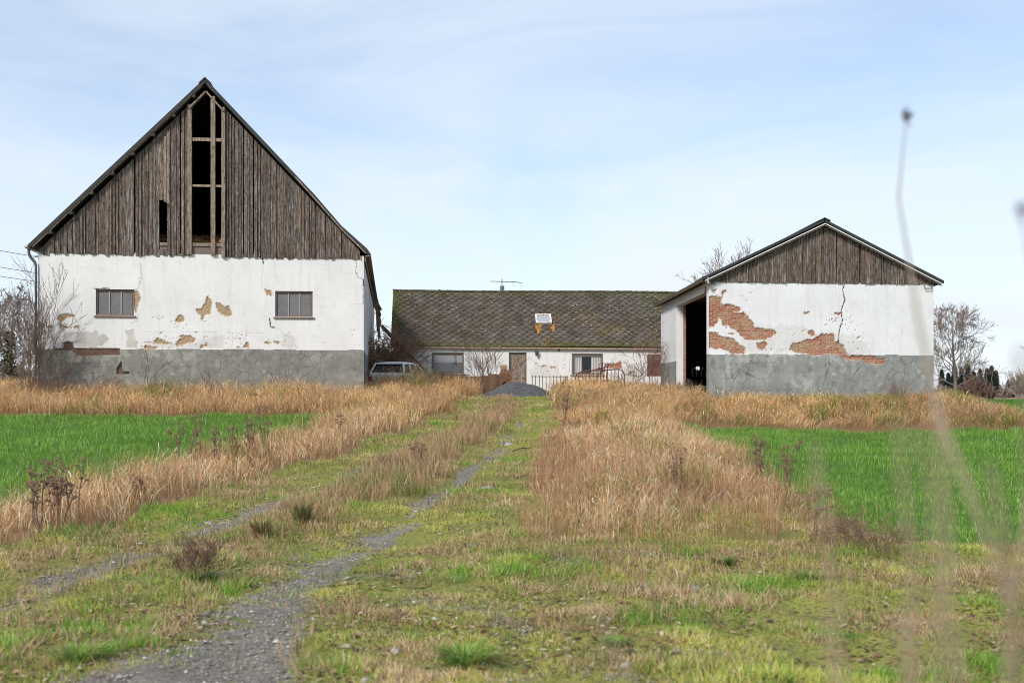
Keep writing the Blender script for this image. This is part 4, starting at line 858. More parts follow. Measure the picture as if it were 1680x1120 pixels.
    for r in range(rows):
        t = r * ph; off = (r % 2) * pw / 2
        for k in range(int((x1 - x0) / pw) + 2):
            cx = x0 + off + k * pw; j = rr.uniform(-.008, .008); up = .006 + rr.uniform(0, .006); b = rr.uniform(.78, 1.18)
            pts = [(cx + j, t - ph * 1.02, .065 + up), (cx + pw * .52, t, .036 + up), (cx, min(t + ph * 1.02, sl_len), .0), (cx - pw * .52, t, .036 + up)]
            # soften lower corner into three points
            lowl = (cx - pw * .10 + j, t - ph * .90, .065 + up); lowr = (cx + pw * .10 + j, t - ph * .90, .065 + up)
            poly = [lowl, lowr, pts[1], pts[2], pts[3]]
            poly = [(min(max(a, x0), x1), max(min(b_, sl_len), -.02), c) for a, b_, c in poly]
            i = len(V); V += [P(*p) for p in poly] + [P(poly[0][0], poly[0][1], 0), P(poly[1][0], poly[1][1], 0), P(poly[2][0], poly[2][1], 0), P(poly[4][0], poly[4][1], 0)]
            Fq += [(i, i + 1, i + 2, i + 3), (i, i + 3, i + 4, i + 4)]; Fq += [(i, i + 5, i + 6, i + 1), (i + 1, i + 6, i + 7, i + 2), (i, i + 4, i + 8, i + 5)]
            C += [(b, b * rr.uniform(.96, 1.03), b * rr.uniform(.93, 1.03))] * 9; C[-9:-4] = [(b * 1.0, b, b)] * 3 + [(b * .8,) * 3] + [(b,) * 3]; C[-4:] = [(.15, .14, .12)] * 4  # tucked-under corner darker: overlap shade put into the colour; rims dark as outlines
            mo = max(max(0, 1 - t / .5) * .7, max(0, 1 - (sl_len - t) / .35) * .8, max(0, (cx - 11.9) / 2) * (t / sl_len) * .6, max(0, 1 - (cx - x0) / .7) * .8); MO += [mo] * 9
            RU += [0] * 9
    Va = np.array(V)
    # orange lichen streaks under the skylight (stain with its own shape)
    wv = to_world(H, Va); pxx, pyy = px_of(wv)
    tris = [f for f in Fq if f[2] == f[3]]; qu = [f for f in Fq if f[2] != f[3]]
    Fl = [np.array(qu), np.array([f[:3] for f in tris])]
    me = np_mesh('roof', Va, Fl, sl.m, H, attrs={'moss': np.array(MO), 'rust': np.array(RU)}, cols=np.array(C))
    m = MB(); a = P(x0, 0, -.02); b = P(x1, 0, -.02); c = P(x1, sl_len, -.02); d = P(x0, sl_len, -.02); m.add([a, b, c, d, (x0, 7.0, 3.85), (x1, 7.0, 3.85)], [(0, 1, 2, 3), (3, 2, 5, 4)]); m.build('roof_deck', M['felt'], H)
    # ridge tiles + moss
    m = MB(); rr = random.Random(8)
    for k in range(42):
        x = x0 + k * .37; p = P(x + .18, sl_len, .03); q = rr.uniform(.8, 1.2); m.beam((x, p[1], p[2] + rr.uniform(-.01, .01)), (x + .36, p[1], p[2] + rr.uniform(-.01, .01)), .24, .07, col=(.12 * q, .10 * q, .075 * q))
    m.build('ridge_tiles', m_vcol('ridge_tile', .5, 6), H)
    m = MB()
    for k in range(170):
        x = rr.uniform(x0, x1); p = P(x, sl_len, 0); m.blob((x, p[1] + rr.uniform(-.12, .1), p[2] + .02 + rr.uniform(0, .03)), (rr.uniform(.04, .14), .07, rr.uniform(.02, .05)), k, 1)
    for k in range(200):
        x = rr.uniform(x0, x1); t = abs(rr.gauss(0, .18)) + .02; p = P(x, t, .05); m.blob(p, (rr.uniform(.03, .10), .04, rr.uniform(.015, .035)), k, 1)
    for k in range(120):
        x = rr.uniform(x0, x0 + .5) if k % 2 else rr.uniform(Ln - 3.2, x1 - 1); t = rr.uniform(.2, sl_len) if k % 2 else rr.uniform(sl_len * .6, sl_len); p = P(x, t, .05); m.blob(p, (rr.uniform(.03, .10), .05, rr.uniform(.015, .03)), k, 1)
    m.build('moss', m_plain('ridge_moss', (.13, .14, .045), .95, .45, 9), H)
    # orange lichen crusts
    m = MB()
    for cx_, (pa, pb), n in ((lx(878) * 1.035, (.0, 1.0), 110), (lx(901.5) * 1.035, (0, .75), 80)):
        for k in range(n):
            u = rr.random() ** 1.1; t = 2.33 - .60 - (pb * .70) * u; x = cx_ + rr.gauss(0, .075 * (1.25 - u)); p = P(x, t, .050); m.blob(p, (rr.uniform(.016, .05), .012, rr.uniform(.012, .035)), k, 1)
    m.build('lichen', m_plain('orange_lichen', (.50, .25, .04), .9, .3, 10), H)
    # skylight
    tS = 1.95; sx0, sx1 = lx(875) * 1.035, lx(901) * 1.035; tt = 1.80; tb = tt + .74
    def slab(mb, xa_, xb_, ta, tb_, u0, u1, col=(1, 1, 1)):
        vs = [P(x, t, u) for u in (u0, u1) for x, t in ((xa_, ta), (xb_, ta), (xb_, tb_), (xa_, tb_))]
        mb.add(vs, [(0, 3, 2, 1), (4, 5, 6, 7), (0, 1, 5, 4), (1, 2, 6, 5), (2, 3, 7, 6), (3, 0, 4, 7)], col)
    mb = MB(); f = .10; slab(mb, sx0, sx0 + f, tt, tb, .02, .13); slab(mb, sx1 - f, sx1, tt, tb, .02, .13); slab(mb, sx0 + f, sx1 - f, tb - .08, tb, .02, .13); slab(mb, sx0 + f, sx1 - f, tt, tt + .07, .02, .12)
    mf = NT('worn_white_frame'); n = mf.noise(9, 6, .7); c = mf.mix(mf.rng(n, .5, .62), (.70, .66, .62), (.38, .22, .16)); mf.fin(c, .8)
    sk = mb.build('skylight', mf.m, H); mb = MB(); slab(mb, sx0 + f + .002, sx1 - f - .002, tt + .10, tb - .085, .05, .085); mb.build('pane', m_glass('sky_pane', (.36, .385, .41), .3, .5, .1), sk)
    # fascia / gutter
    m = MB(); m.beam((x0, -.16, 3.80), (x1, -.16, 3.73), .03, .06, col=(2.0, 1.85, 1.7)); m.beam((x0, -.075, 3.79), (x1, -.075, 3.72), .13, .02, col=(1.8, 1.8, 1.8)); m.build('fascia', M['beamwood'], H)
    # windows & door
    def win(b, curtain):
        a, e, z0, z1 = b; mb = MB(); f = .08
        mb.box(a, a + f, .03, .12, z0, z1); mb.box(e - f, e, .03, .12, z0, z1); mb.box(a + f, e - f, .03, .12, z1 - f, z1); mb.box(a + f, e - f, .03, .12, z0, z0 + f)
        w = mb.build('window', M['frame'], H); mb = MB(); mb.box(a - .07, e + .07, -.07, .03, z0 - .07, z0 - .012); mb.build('sill', M['frame'], w, bevel=.008)
        m = MB(); m.add([(a + f, .125, z0 + f), (e - f, .125, z0 + f), (e - f, .125, z1 - f), (a + f, .125, z1 - f)], [(0, 1, 2, 3)]); m.build('pane', M['houseglass'] if not curtain else clear_glass, w)
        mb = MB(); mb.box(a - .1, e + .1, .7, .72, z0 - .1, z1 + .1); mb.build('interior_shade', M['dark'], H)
        return w
    w = win(w1, False)
    a, e, z0, z1 = w1; m = MB(); m.box(a + .08, e - .08, .118, .1235, z1 - .50, z1 - .09); m.build('roller_blind', m_plain('grey_blind', (.36, .36, .37), .9, .12, 4), w)
    m = MB(); m.box(a + .10, a + .30, .119, .1235, z0 + .2, z1 - .58); m.build('net_curtain', m_plain('grey_net', (.22, .24, .25), .9, .2, 20), w)
    w = win(w2, True); a, e, z0, z1 = w2
    def curtain(xa_, xb_, drift, name):
        V = []; Fc = []; n = 26
        for i in range(n + 1):
            u = i / n; x = xa_ + (xb_ - xa_) * u; y = .17 + .02 * math.sin(u * 26) + .01 * math.sin(u * 61)
            V += [(x, y, z1 - .08), (x + drift * (u if drift > 0 else 1 - u), y, z0 + .08)]
        for i in range(n): Fc.append((2 * i, 2 * i + 1, 2 * i + 3, 2 * i + 2))
        m = MB(); m.add(V, Fc); m.build(name, curt, w)
    curt = m_plain('pale_curtain', (.66, .60, .55), .9, .1, 6)
    curtain(a + .08, a + .52, -.06, 'curtain'); curtain(e - .56, e - .08, .06, 'curtain')
    m = MB(); m.box(a + .08, e - .08, .14, .15, z1 - .17, z1 - .08); m.build('curtain_rail', M['white'], w)
    m = MB(); m.box(w3[0], w3[1], .02, .06, w3[2], w3[3]); 
    m.build('boarded_window', m_plain('red_brown_board', (.18, .085, .07), .85, .2, 6), H)
    a, e, z0, z1 = dr; m = MB(); n = 7
    for k in range(n): xx = a + .05 + (e - a - .1) * k / n; m.box(xx + .003, xx + (e - a - .1) / n - .003, .10 + (k % 2) * .004, .14, z0, z1 - .06, (1.25 + .1 * (k % 3),) * 3)
    d = m.build('door', M['doorwood'], H); m = MB(); m.box(a, a + .05, .05, .16, z0, z1); m.box(e - .05, e, .05, .16, z0, z1); m.box(a + .05, e - .05, .05, .16, z1 - .06, z1); m.build('door_frame', M['frame'], d)
    m = MB(); m.tube([(e - .13, .10, z0 + .95), (e - .13, .03, z0 + .95), (e - .22, .03, z0 + .95)], .012, 6); m.build('handle', M['metal'], d)
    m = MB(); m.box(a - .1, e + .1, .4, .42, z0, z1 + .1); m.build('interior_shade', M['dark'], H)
    # wall vent
    xv = lx(917); m = MB(); m.box(xv - .055, xv + .055, -.02, .0, lz(917, 576), lz(917, 571.5)); m.build('wall_vent', M['frame'], H)
    BUSY.append([tuple(p[:2]) for p in to_world(H, np.array([(-.1, -.1, 0), (Ln, -.1, 0), (Ln, Dp, 0), (-.1, Dp, 0)], float))])
    return H, lx, lz
_t = NT('clear_glass'); g = _t.n('ShaderNodeBsdfGlossy', {'Roughness': .03, 'Color': (.8, .85, .9)}); tr = _t.n('ShaderNodeBsdfTransparent', {0: (.85, .87, .88)}); ms = _t.n('ShaderNodeMixShader', {0: .05}); _t.t.links.new(tr.outputs[0], ms.inputs[1]); _t.t.links.new(g.outputs[0], ms.inputs[2]); _t.t.links.new(ms.outputs[0], _t.out.inputs['Surface']); clear_glass = _t.m
HOUSE, hlx, hlz = build_house()
# ================================================================== objects
def g(x, y): return float(zt(x, y))
def branch(mb, mc, p, d, ln, r, lvl, rr, spread=.7, up=.15, kids=(5, 9), minr=.006, jit=.16, trunk_lv=1, n=4, shrink=.58):
    segs = 5 if lvl > 1 else 3; pts = [p.copy()]; dd = d.normalized(); q = p.copy()
    for i in range(segs):
        dd = (dd + Vector((rr.gauss(0, jit), rr.gauss(0, jit), rr.gauss(0, jit) + up * .3))).normalized(); q = q + dd * (ln / segs); pts.append(q.copy())
    rad = [max(minr, r * (1 - .75 * i / segs)) for i in range(segs + 1)]
    (mb if lvl >= trunk_lv else mc).tube(pts, rad, n if lvl > 1 else 3, cap=False)
    if lvl <= 0: return
    k = rr.randint(*kids)
    for j in range(k):
        f = rr.uniform(.22, 1.0) if lvl < 9 else rr.uniform(.35, 1); f = f * segs; i = min(int(f), segs - 1); pp = pts[i].lerp(pts[i + 1], f - i)
        ax = (pts[i + 1] - pts[i]).normalized(); a = ax.orthogonal().normalized(); a.rotate(Matrix.Rotation(rr.uniform(0, 6.283), 3, ax))
        nd = (ax * (1 - spread * .5) + a * spread * rr.uniform(.6, 1.2) + Vector((0, 0, up))).normalized()
        branch(mb, mc, pp, nd, ln * shrink * rr.uniform(.65, 1.15) * (1.1 - .35 * f / segs), max(minr, rad[i] * .55), lvl - 1, rr, spread, up, kids, minr, jit, trunk_lv, n, shrink)
def bare_tree(name, label, cat, x, y, h, r, seed, levels=4, spread=.75, up=.2, kids=(6, 8), group=None, minr=.008, trunk_h=.25, mat='bark', nlead=1, z=None, tilt=0):
    rr = random.Random(seed); root = empty(name, (x, y, g(x, y) - .05 if z is None else z), 0, label, cat, group); mt, mc = MB(), MB()
    H = h
    pts = [Vector((0, 0, 0))]; d = Vector((tilt, 0, 1))
    for i in range(8):
        d = (d + Vector((rr.gauss(0, .05), rr.gauss(0, .05), .1))).normalized(); pts.append(pts[-1] + d * H * .95 / 8)
    mt.tube(pts, [max(minr, r * (1 - .93 * (i / 8) ** .8)) for i in range(9)], 7, cap=False)
    nb = 22
    for j in range(nb):
        f = trunk_h + (1 - trunk_h) * (j + rr.random()) / nb * .97; ff = f * 8; i = min(int(ff), 7); pp = pts[i].lerp(pts[i + 1], ff - i)
        a = j * 2.4 + rr.uniform(-.4, .4); el = .35 + .75 * f
        dd = Vector((math.cos(a), math.sin(a), el)); ln = H * (.40 * (1 - (f - trunk_h) / (1.08 - trunk_h)) ** .42 * .9 + .08) * rr.uniform(.75, 1.15)
        branch(mt, mc, pp, dd, ln, max(minr, r * .42 * (1 - f)), levels - 2, rr, spread, up, kids, minr, .15, levels - 2, 4)
    mt.build('trunk', M[mat], root, True); mc.build('crown', M['twig'], root); return root
def shrub(name, label, cat, x, y, h, w, n, seed, mat='twig', group=None, lv=2, r=.012, minr=.006, z=None, kids=(3, 6), lean=(0, 0), spread=.55, up=.12):
    rr = random.Random(seed); root = empty(name, (x, y, g(x, y) - .03 if z is None else z), 0, label, cat, group); ms, mt = MB(), MB()
    for k in range(n):
        a = rr.uniform(0, 6.283); q = rr.random() ** .6; d = Vector((math.cos(a) * q * w / h + lean[0], math.sin(a) * q * w / h * .8 + lean[1], 1))
        branch(ms, mt, Vector((math.cos(a) * q * w * .18, math.sin(a) * q * w * .18, 0)), d, h * rr.uniform(.55, 1.05), r * rr.uniform(.6, 1.1), lv, rr, spread, up, kids, minr, .12, lv, 4)
    ms.build('stems', M[mat], root); mt.build('twigs', M[mat], root); return root

# lantern on the house wall
def house_pt(px, py, off=0.0):
    x = hlx(px); v = to_world(HOUSE, np.array([[x, -off, hlz(px, py)]]))[0]; return Vector(v)
p = house_pt(880, 579.5, .14); t = empty('wall_lantern', p, R_(4), 'black wall lantern to the right of the farmhouse door', 'lantern')
mb = MB(); mb.tube([(0, 0, -.13), (0, 0, -.12), (0, 0, .06), (0, 0, .10)], [.045, .055, .085, .03], 6); mb.build('lamp_body', M['metal'], t)
mb = MB(); mb.tube([(0, 0, .10), (0, 0, .26), (0, .13, .28)], .014, 6); mb.box(-.03, .03, .10, .125, .16, .36); mb.build('bracket', M['metal'], t)
mb = MB(); mb.tube([(0, 0, .062), (0, 0, .16)], [.105, .02], 6); mb.build('lamp_cap', M['metal'], t)
# aerial + vent pipe on the ridge
x = hlx(822) * 1.05; p = to_world(HOUSE, np.array([[x, 3.4, 6.70]]))[0]
t = empty('tv_aerial', p, R_(4), 'thin horizontal television aerial on a short mast above the slate ridge', 'aerial')
mb = MB(); mb.tube([(0, 0, 0), (0, 0, .72)], .022, 6); mb.build('mast', M['metal'], t)
mb = MB(); mb.tube([(-.6, 0, .60), (.72, .05, .58), (1.05, .1, .52)], [.018, .018, .014], 5)
mb.build('boom', M['metal'], t)
mb = MB()
for k in range(8): xx = -.55 + k * .2; mb.tube([(xx, -.18, .60 - k * .003), (xx, .2, .60 - k * .003)], .007, 4)
mb.build('elements', M['metal'], t)
p = to_world(HOUSE, np.array([[x + .03, 3.75, 6.45]]))[0]; t = empty('vent_pipe', p, R_(4), 'stubby grey metal vent cowl behind the ridge beside the aerial mast', 'vent')
mb = MB(); mb.tube([(0, 0, 0), (0, 0, .62)], .10, 10); mb.build('pipe', M['zinc'], t, True); mb = MB()
for k in range(4): mb.tube([(0, 0, .44 + k * .06), (0, 0, .475 + k * .06)], [.13, .105], 10)
mb.build('cowl', M['zinc'], t)

# gravel heap
def heap():
    cx, cy, r, h = .22, 45.3, 1.42, .56; xs = np.linspace(-1.3, 1.3, 90); X, Y = np.meshgrid(xs, xs); X = X * r; Y = Y * r * 1.0
    d = np.hypot(X / r * (1 + .10 * np.sin(3 * np.arctan2(Y, X))), Y / r)
    Hh = h * np.clip(1 - d ** 1.5, -.2, 1) * (1 + .14 * fbm(X * 2, Y * 2, 5, 3)) + (vnoise(X * 14, Y * 14, 4) - .5) * .03 - .02
    base = zt(X + cx, Y + cy) - g(cx, cy); Z = np.where(d < 1.12, base + Hh, base - .1); n, m = X.shape; idx = np.arange(n * m).reshape(n, m)
    root = empty('gravel_heap', (cx, cy, g(cx, cy)), 0, 'heap of dark grey gravel at the end of the track before the door', 'gravel heap')
    t_ = NT('dark_gravel'); bw = t_.n('ShaderNodeRGBToBW', {0: t_.vor(16, out='Color')}).outputs[0]; c = t_.mix(bw, (.045, .045, .048), (.13, .128, .128)); c = t_.mix(t_.rng(t_.noise(5), .5, .7, 0, .5), c, (.09, .085, .08))
    t_.fin(c, .9, t_.bump(t_.vor(16), .9, .03))
    np_mesh('mound', np.stack([X, Y, Z], -1).reshape(-1, 3), [np.stack([idx[:-1, :-1], idx[:-1, 1:], idx[1:, 1:], idx[1:, :-1]], -1).reshape(-1, 4)], t_.m, root, smooth=True)
    mb = MB(); rr = random.Random(2)
    for k in range(1500):
        a = rr.uniform(0, 6.28); q = rr.random() ** .5 * 1.15; x, y = math.cos(a) * q * r, math.sin(a) * q * r; i = min(89, max(0, int((x / r / 1.3 + 1) * 44.5))); j = min(89, max(0, int((y / r / 1.3 + 1) * 44.5)))
        z = max(Z[j, i], base[j, i]); s = rr.uniform(.014, .035); c = rr.uniform(.05, .18)
        mb.add([(x - s, y, z), (x + s, y - s * .4, z), (x + s * .3, y + s, z), (x, y, z + s)], [(0, 1, 3), (1, 2, 3), (2, 0, 3)], (c, c, c * 1.03))
    mb.build('loose_stones', m_vcol('heap_stone', .1), root)
heap()
# car wreck
def car():
    cx, cy = -4.80, 49.6; z0 = g(cx, cy) - .02
    root = empty('abandoned_car', (cx, cy, z0), R_(-13), 'stripped white hatchback with empty windows sunk in dry grass beside the barn', 'car')
    M['carpaint'] = m_plain('dirty_white_paint', (.82, .82, .80), .4, .12, 5, spec=.5); w = .80
    def sect(y, zs): return y, zs
    # body shell: lofted sections along y (rear at -y). each section: half widths at heights
    secs = [(-2.0, .30, .80), (-1.95, .25, .92), (-1.2, .22, .95), (0, .22, .93), (.9, .22, .92), (1.7, .25, .80), (2.0, .32, .62)]
    vs = []; fs = []
    for y, lo, hi in secs:
        for xw, z in ((-w * .96, lo), (-w, lo + .2), (-w, hi - .1), (-w * .9, hi), (w * .9, hi), (w, hi - .1), (w, lo + .2), (w * .96, lo)): vs.append((xw, y, z))
    for i in range(len(secs) - 1):
        for k in range(7): fs.append((i * 8 + k, (i + 1) * 8 + k, (i + 1) * 8 + k + 1, i * 8 + k + 1))
    fs.append(tuple(range(8))); fs.append(tuple(reversed(range(48, 56)))); mb = MB(); mb.add(vs, fs); mb.build('body', M['carpaint'], root, bevel=.03)
    # roof
    zt_ = 1.40; vs = []; fs = []
    ysr = [-1.62, -1.5, -.9, -.2, .35]; zz = [1.33, 1.385, 1.41, 1.40, 1.34]
    for y, z in zip(ysr, zz):
        for xx, dz in ((-.62, -.055), (-.56, 0), (-.25, .02), (.25, .02), (.56, 0), (.62, -.055)): vs.append((xx, y, z + dz))
    n = len(ysr)
    for i in range(n - 1):
        for k in range(5): fs.append((i * 6 + k, (i + 1) * 6 + k, (i + 1) * 6 + k + 1, i * 6 + k + 1))
    lo = len(vs); vs += [(x, y, z - .03) for x, y, z in vs[:]]; fs += [tuple(lo + i for i in reversed(f)) for f in fs[:]]
    for k in range(5): fs.append((k, k + 1, lo + k + 1, lo + k)); q = (n - 1) * 6; fs.append((q + k + 1, q + k, lo + q + k, lo + q + k + 1))
    for i in range(n - 1): fs.append(((i + 1) * 6, i * 6, lo + i * 6, lo + (i + 1) * 6)); fs.append((i * 6 + 5, (i + 1) * 6 + 5, lo + (i + 1) * 6 + 5, lo + i * 6 + 5))
    mb = MB(); mb.add(vs, fs); mb.build('roof', M['carpaint'], root)
    for s in (-1, 1):
        for a, b, wd in (((s * .60, -1.58, 1.34), (s * .74, -1.92, .90), .13), ((s * .61, -.85, 1.36), (s * .75, -.95, .93), .08), ((s * .61, -.15, 1.36), (s * .75, -.02, .93), .07), ((s * .60, .33, 1.32), (s * .74, 1.0, .90), .06)):
            mb = MB(); mb.beam(a, b, wd, .06, (1, 0, 0)); mb.build('pillar', M['carpaint'], root, bevel=.012)
    mb = MB(); mb.beam((-.60, -1.64, 1.33), (.60, -1.64, 1.33), .05, .06); mb.beam((-.7, -1.94, .93), (.7, -1.94, .93), .05, .05); mb.build('hatch_frame', M['carpaint'], root)
    mb = MB()
    for s in (-1, 1): mb.beam((s * .56, -1.66, 1.30), (s * .66, -1.93, .95), .035, .03)
    mb.beam((-.56, -1.66, 1.295), (.56, -1.66, 1.295), .03, .03); mb.build('window_seal', M['dark'], root)
    for y in (-1.0, -.1):
        for s in (-1, 1): mb = MB(); mb.box(s * .35 - .24, s * .35 + .24, y - .06, y + .06, .5, 1.12 if y < -.5 else 1.22, (1, 1, 1)); mb.build('seat', M['dark'], root, bevel=.04)
    mb = MB(); mb.box(-.72, .72, -1.85, 1.0, .90, .96); mb.build('interior', M['dark'], root)
    mg = m_glass('dark_window_fill', (.012, .013, .014), .1, .6, .05)  # darkness inside the empty window openings, put into near-black panes
    mb = MB(); mb.add([(-.66, -1.905, .96), (.66, -1.905, .96), (.54, -1.63, 1.30), (-.54, -1.63, 1.30)], [(0, 1, 2, 3)]); mb.build('window', mg, root)
    for s in (-1, 1):
        for a0, a1, b0, b1 in ((-1.85, -1.0, -1.52, -.90), (-.90, -.08, -.80, -.2), (.04, .85, -.1, .30)):
            mb = MB(); mb.add([(s * .735, a0, .95), (s * .735, a1, .95), (s * .61, b1, 1.32), (s * .61, b0, 1.32)], [(0, 1, 2, 3)]); mb.build('window', mg, root)
    for s in (-1, 1):
        mb = MB(); mb.box(s * .72 - .1, s * .72 + .1, -2.03, -1.99, .55, .80, (1, 1, 1)); mb.build('tail_light', m_plain('tail_red', (.25, .02, .02), .3), root)
        for y in (-1.35, 1.3):
            mb = MB(); mb.tube([(s * .64, y, .28), (s * .82, y, .28)], .29, 18); wq = mb.build('wheel', M['dark'], root, bevel=.02); mb = MB(); mb.tube([(s * .81, y, .28), (s * .835, y, .28)], .17, 14); mb.build('rim', M['zinc'], wq)
car()
# leaning conveyor rails
a = at(626, 535, 51.5); b = at(742, 655, 50.2); t = empty('grain_elevator', b, 0, 'rusty ladder-like elevator chute leaning down from the barn side behind the car', 'elevator')
d = a - b; sd = Vector((0, 1, 0)) * .16
mb = MB(); mb.beam(-sd, d - sd, .05, .10); mb.build('rail', M['rust'], t); mb = MB(); mb.beam(sd, d + sd + Vector((0, 0, .05)), .05, .10); mb.build('rail', M['rust'], t)
mb = MB(); mb.beam(d * .02 + Vector((0, 0, -.03)), d * .98 + Vector((0, 0, -.03)), .28, .02); mb.build('trough', M['rust'], t)
for k in range(1, 10): mb = MB(); mb.beam(d * k / 10 - sd, d * k / 10 + sd, .03, .03); mb.build('rung', M['rust'], t)
mb = MB(); e = d * .52; mb.beam(e, Vector((e.x + .1, e.y, -.2)), .06, .06); mb.build('leg', M['rust'], t)

# garden wall of old brown brick + broken pillar + earth mound
bk = NT('old_brown_brick'); c, f = m_brick(bk); c = bk.mix(.6, c, (.13, .075, .045)); bk.fin(c, .95, bk.bump(f, -.4, .01)); M['brick2'] = bk.m
p0 = at(703, 640, 52.6); p1 = at(822, 640, 52.2); Lw = (p1 - p0).xy.length
t = empty('garden_wall', (p0.x, p0.y, g(p0.x, p0.y) - .1), math.atan2(p1.y - p0.y, p1.x - p0.x), 'low crumbling brown brick garden wall in front of the left farmhouse window', 'garden wall')
mb = MB(); rr = random.Random(3); x = 0
while x < Lw: w = rr.uniform(.2, .5); x1 = min(Lw, x + w); hh = .98 + (rr.uniform(-.03, .03) if x < 2.0 else rr.uniform(.0, .12)); mb.box(x, x1 - .001, 0, .24, 0, hh); x = x1
mb.build('brickwork', M['brick2'], t); mb = MB(); mb.box(.0, 1.9, -.03, .27, 1.0, 1.05, (.7, .6, .55)); mb.build('coping', M['brick2'], t)
p0 = at(830, 640, 51.4); t = empty('brick_pillar', (p0.x, p0.y, g(p0.x, p0.y) - .1), R_(6), 'broken red brick pillar stump beside the farmhouse door', 'pillar')
mb = MB(); rr = random.Random(5); nrow = 17
for k in range(nrow):
    w = .26 if k < 13 else .26 - (k - 12) * .035; off = -.06 if k >= 12 else 0
    for j in range(2):
        if 5 < k < 9 and j == 0: mb.box(-w + off, -w + .1, -.12, .12, k * .077, k * .077 + .068); continue
        aa = -w + j * w + off + rr.uniform(-.008, .008); mb.box(aa, aa + w - .012, -.14 + rr.uniform(-.01, .01), .14, k * .077, k * .077 + .068)
mb.box(-.22, .2, -.10, .12, 0, nrow * .077 - .15, (1, 1, 1)); mb.build('brickwork', M['brick'], t)
mb = MB(); mb.box(-.17, .0, -.125, -.105, .42, .66); mb.build('niche', M['dark'], t)
# fences
def rail_fence():
    p0 = at(873, 640, 48.6); p1 = at(931, 640, 48.4); L_ = (p1 - p0).xy.length
    t = empty('bar_fence', (p0.x, p0.y, g(p0.x, p0.y) - .05), 0, 'short dark fence of thin upright iron bars right of the gravel heap', 'fence')
    n = 11
    for k in range(n): mb = MB(); x = L_ * k / (n - 1); q = random.Random(k); mb.tube([(x, 0, 0), (x + q.uniform(-.015, .015), 0, .84 + q.uniform(-.02, .02))], .015, 6); mb.build('bar', M['metal'], t)
    mb = MB(); mb.tube([(-.05, 0, .80), (L_ + .05, 0, .79)], .012, 6); mb.tube([(-.05, 0, .2), (L_ + .05, 0, .2)], .012, 6); mb.build('rail', M['metal'], t)
    mb = MB(); mb.tube([(L_ - .08, 0, .0), (L_ - .08, 0, .82)], .03, 6); mb.build('post', M['metal'], t)
rail_fence()
def hay_rack():
    p0 = at(943, 640, 46.9); p1 = at(1026, 640, 46.7); L_ = (p1 - p0).xy.length
    t = empty('rusty_gate', (p0.x, p0.y, g(p0.x, p0.y) - .05), 0, 'rusty tubular feeding gate with rounded corners and many bars in dry grass', 'gate')
    def yz(x): return 1.0 + .10 * x / L_
    pts = [(0.0, 0, 0), (.02, 0, yz(0) - .28), (.08, 0, yz(0) - .1), (.2, 0, yz(0) - .04)] + [(x, 0, yz(x)) for x in np.linspace(.35, L_ - .25, 6)] + [(L_ - .12, 0, yz(L_) - .06), (L_ - .04, 0, yz(L_) - .2), (L_, 0, 0)]
    mb = MB(); mb.tube(pts, .026, 7); mb.build('gate_frame', M['rust'], t, True)
    for k in range(1, 14): x = L_ * k / 14; mb = MB(); mb.tube([(x, 0, .1), (x + .02, 0, yz(x) - .01 if .2 < x < L_ - .2 else yz(x) - .1)], .015, 6); mb.build('bar', M['rust'], t)
    mb = MB(); mb.tube([(0, 0, .25), (L_, 0, .25)], .018, 6); mb.build('lower_rail', M['rust'], t)
hay_rack()
p0 = at(982, 640, 47.6); t = empty('hay_rake', (p0.x, p0.y, g(p0.x, p0.y)), R_(15), 'small rusty farm implement with curved tines behind the tubular gate', 'farm implement')
mb = MB(); mb.beam((-.75, 0, .90), (.35, 0, 1.16), .06, .05); mb.build('drawbar', M['rust'], t)
for k in range(4):
    mb = MB(); x = -.05 + k * .13; mb.tube([(x, 0, .25), (x + .02, 0, .9), (x + .06, -.05, 1.28), (x + .16, -.1, 1.33), (x + .2, -.1, 1.2)], .02, 6); mb.build('tine', M['rust'], t, True)
mb = MB(); mb.beam((-.3, 0, .5), (.45, 0, .6), .08, .08); mb.tube([(.0, 0, 1.1), (.3, .05, 1.0)], .05, 8); mb.build('beam', M['rust'], t)
mb = MB(); mb.tube([(-.3, -.06, .3), (-.3, .06, .3)], .3, 16); mb.build('wheel', M['rust'], t)
# implement inside the shed: wheel with pale hub
sp = at(1144, 601, 46.5); t = empty('parked_trailer', (sp.x + .2, sp.y, g(sp.x, sp.y)), R_(4), 'dark trailer with a pale round lamp standing inside the open shed bay', 'trailer')
mb = MB(); mb.box(-.7, .7, .4, 1.8, .30, .42); mb.build('bed', M['metal'], t, bevel=.03)
for s in (-1, 1): mb = MB(); mb.tube([(s * .5 - .08, .4, .36), (s * .5 + .08, .4, .36)], .34, 18); w_ = mb.build('wheel', M['dark'], t); mb = MB(); mb.tube([(s * .5 - .085, .4, .36), (s * .5 + .085, .4, .36)], .18, 14); mb.build('rim', M['metal'], w_)
mb = MB(); 
for k in range(5): a = k * .5 - .8; mb.tube([(-.4 + k * .18, -.02, .8), (-.45 + k * .2, -.1, 1.05), (-.35 + k * .2, -.05, 1.15)], .02, 5)
mb.build('lever', M['dark'], t); mb = MB(); mb.tube([(-.2, -.09, 1.12 + .0), (-.2, -.05, 1.12)], .085, 16); mb.build('lamp_disc', M['white'], t)

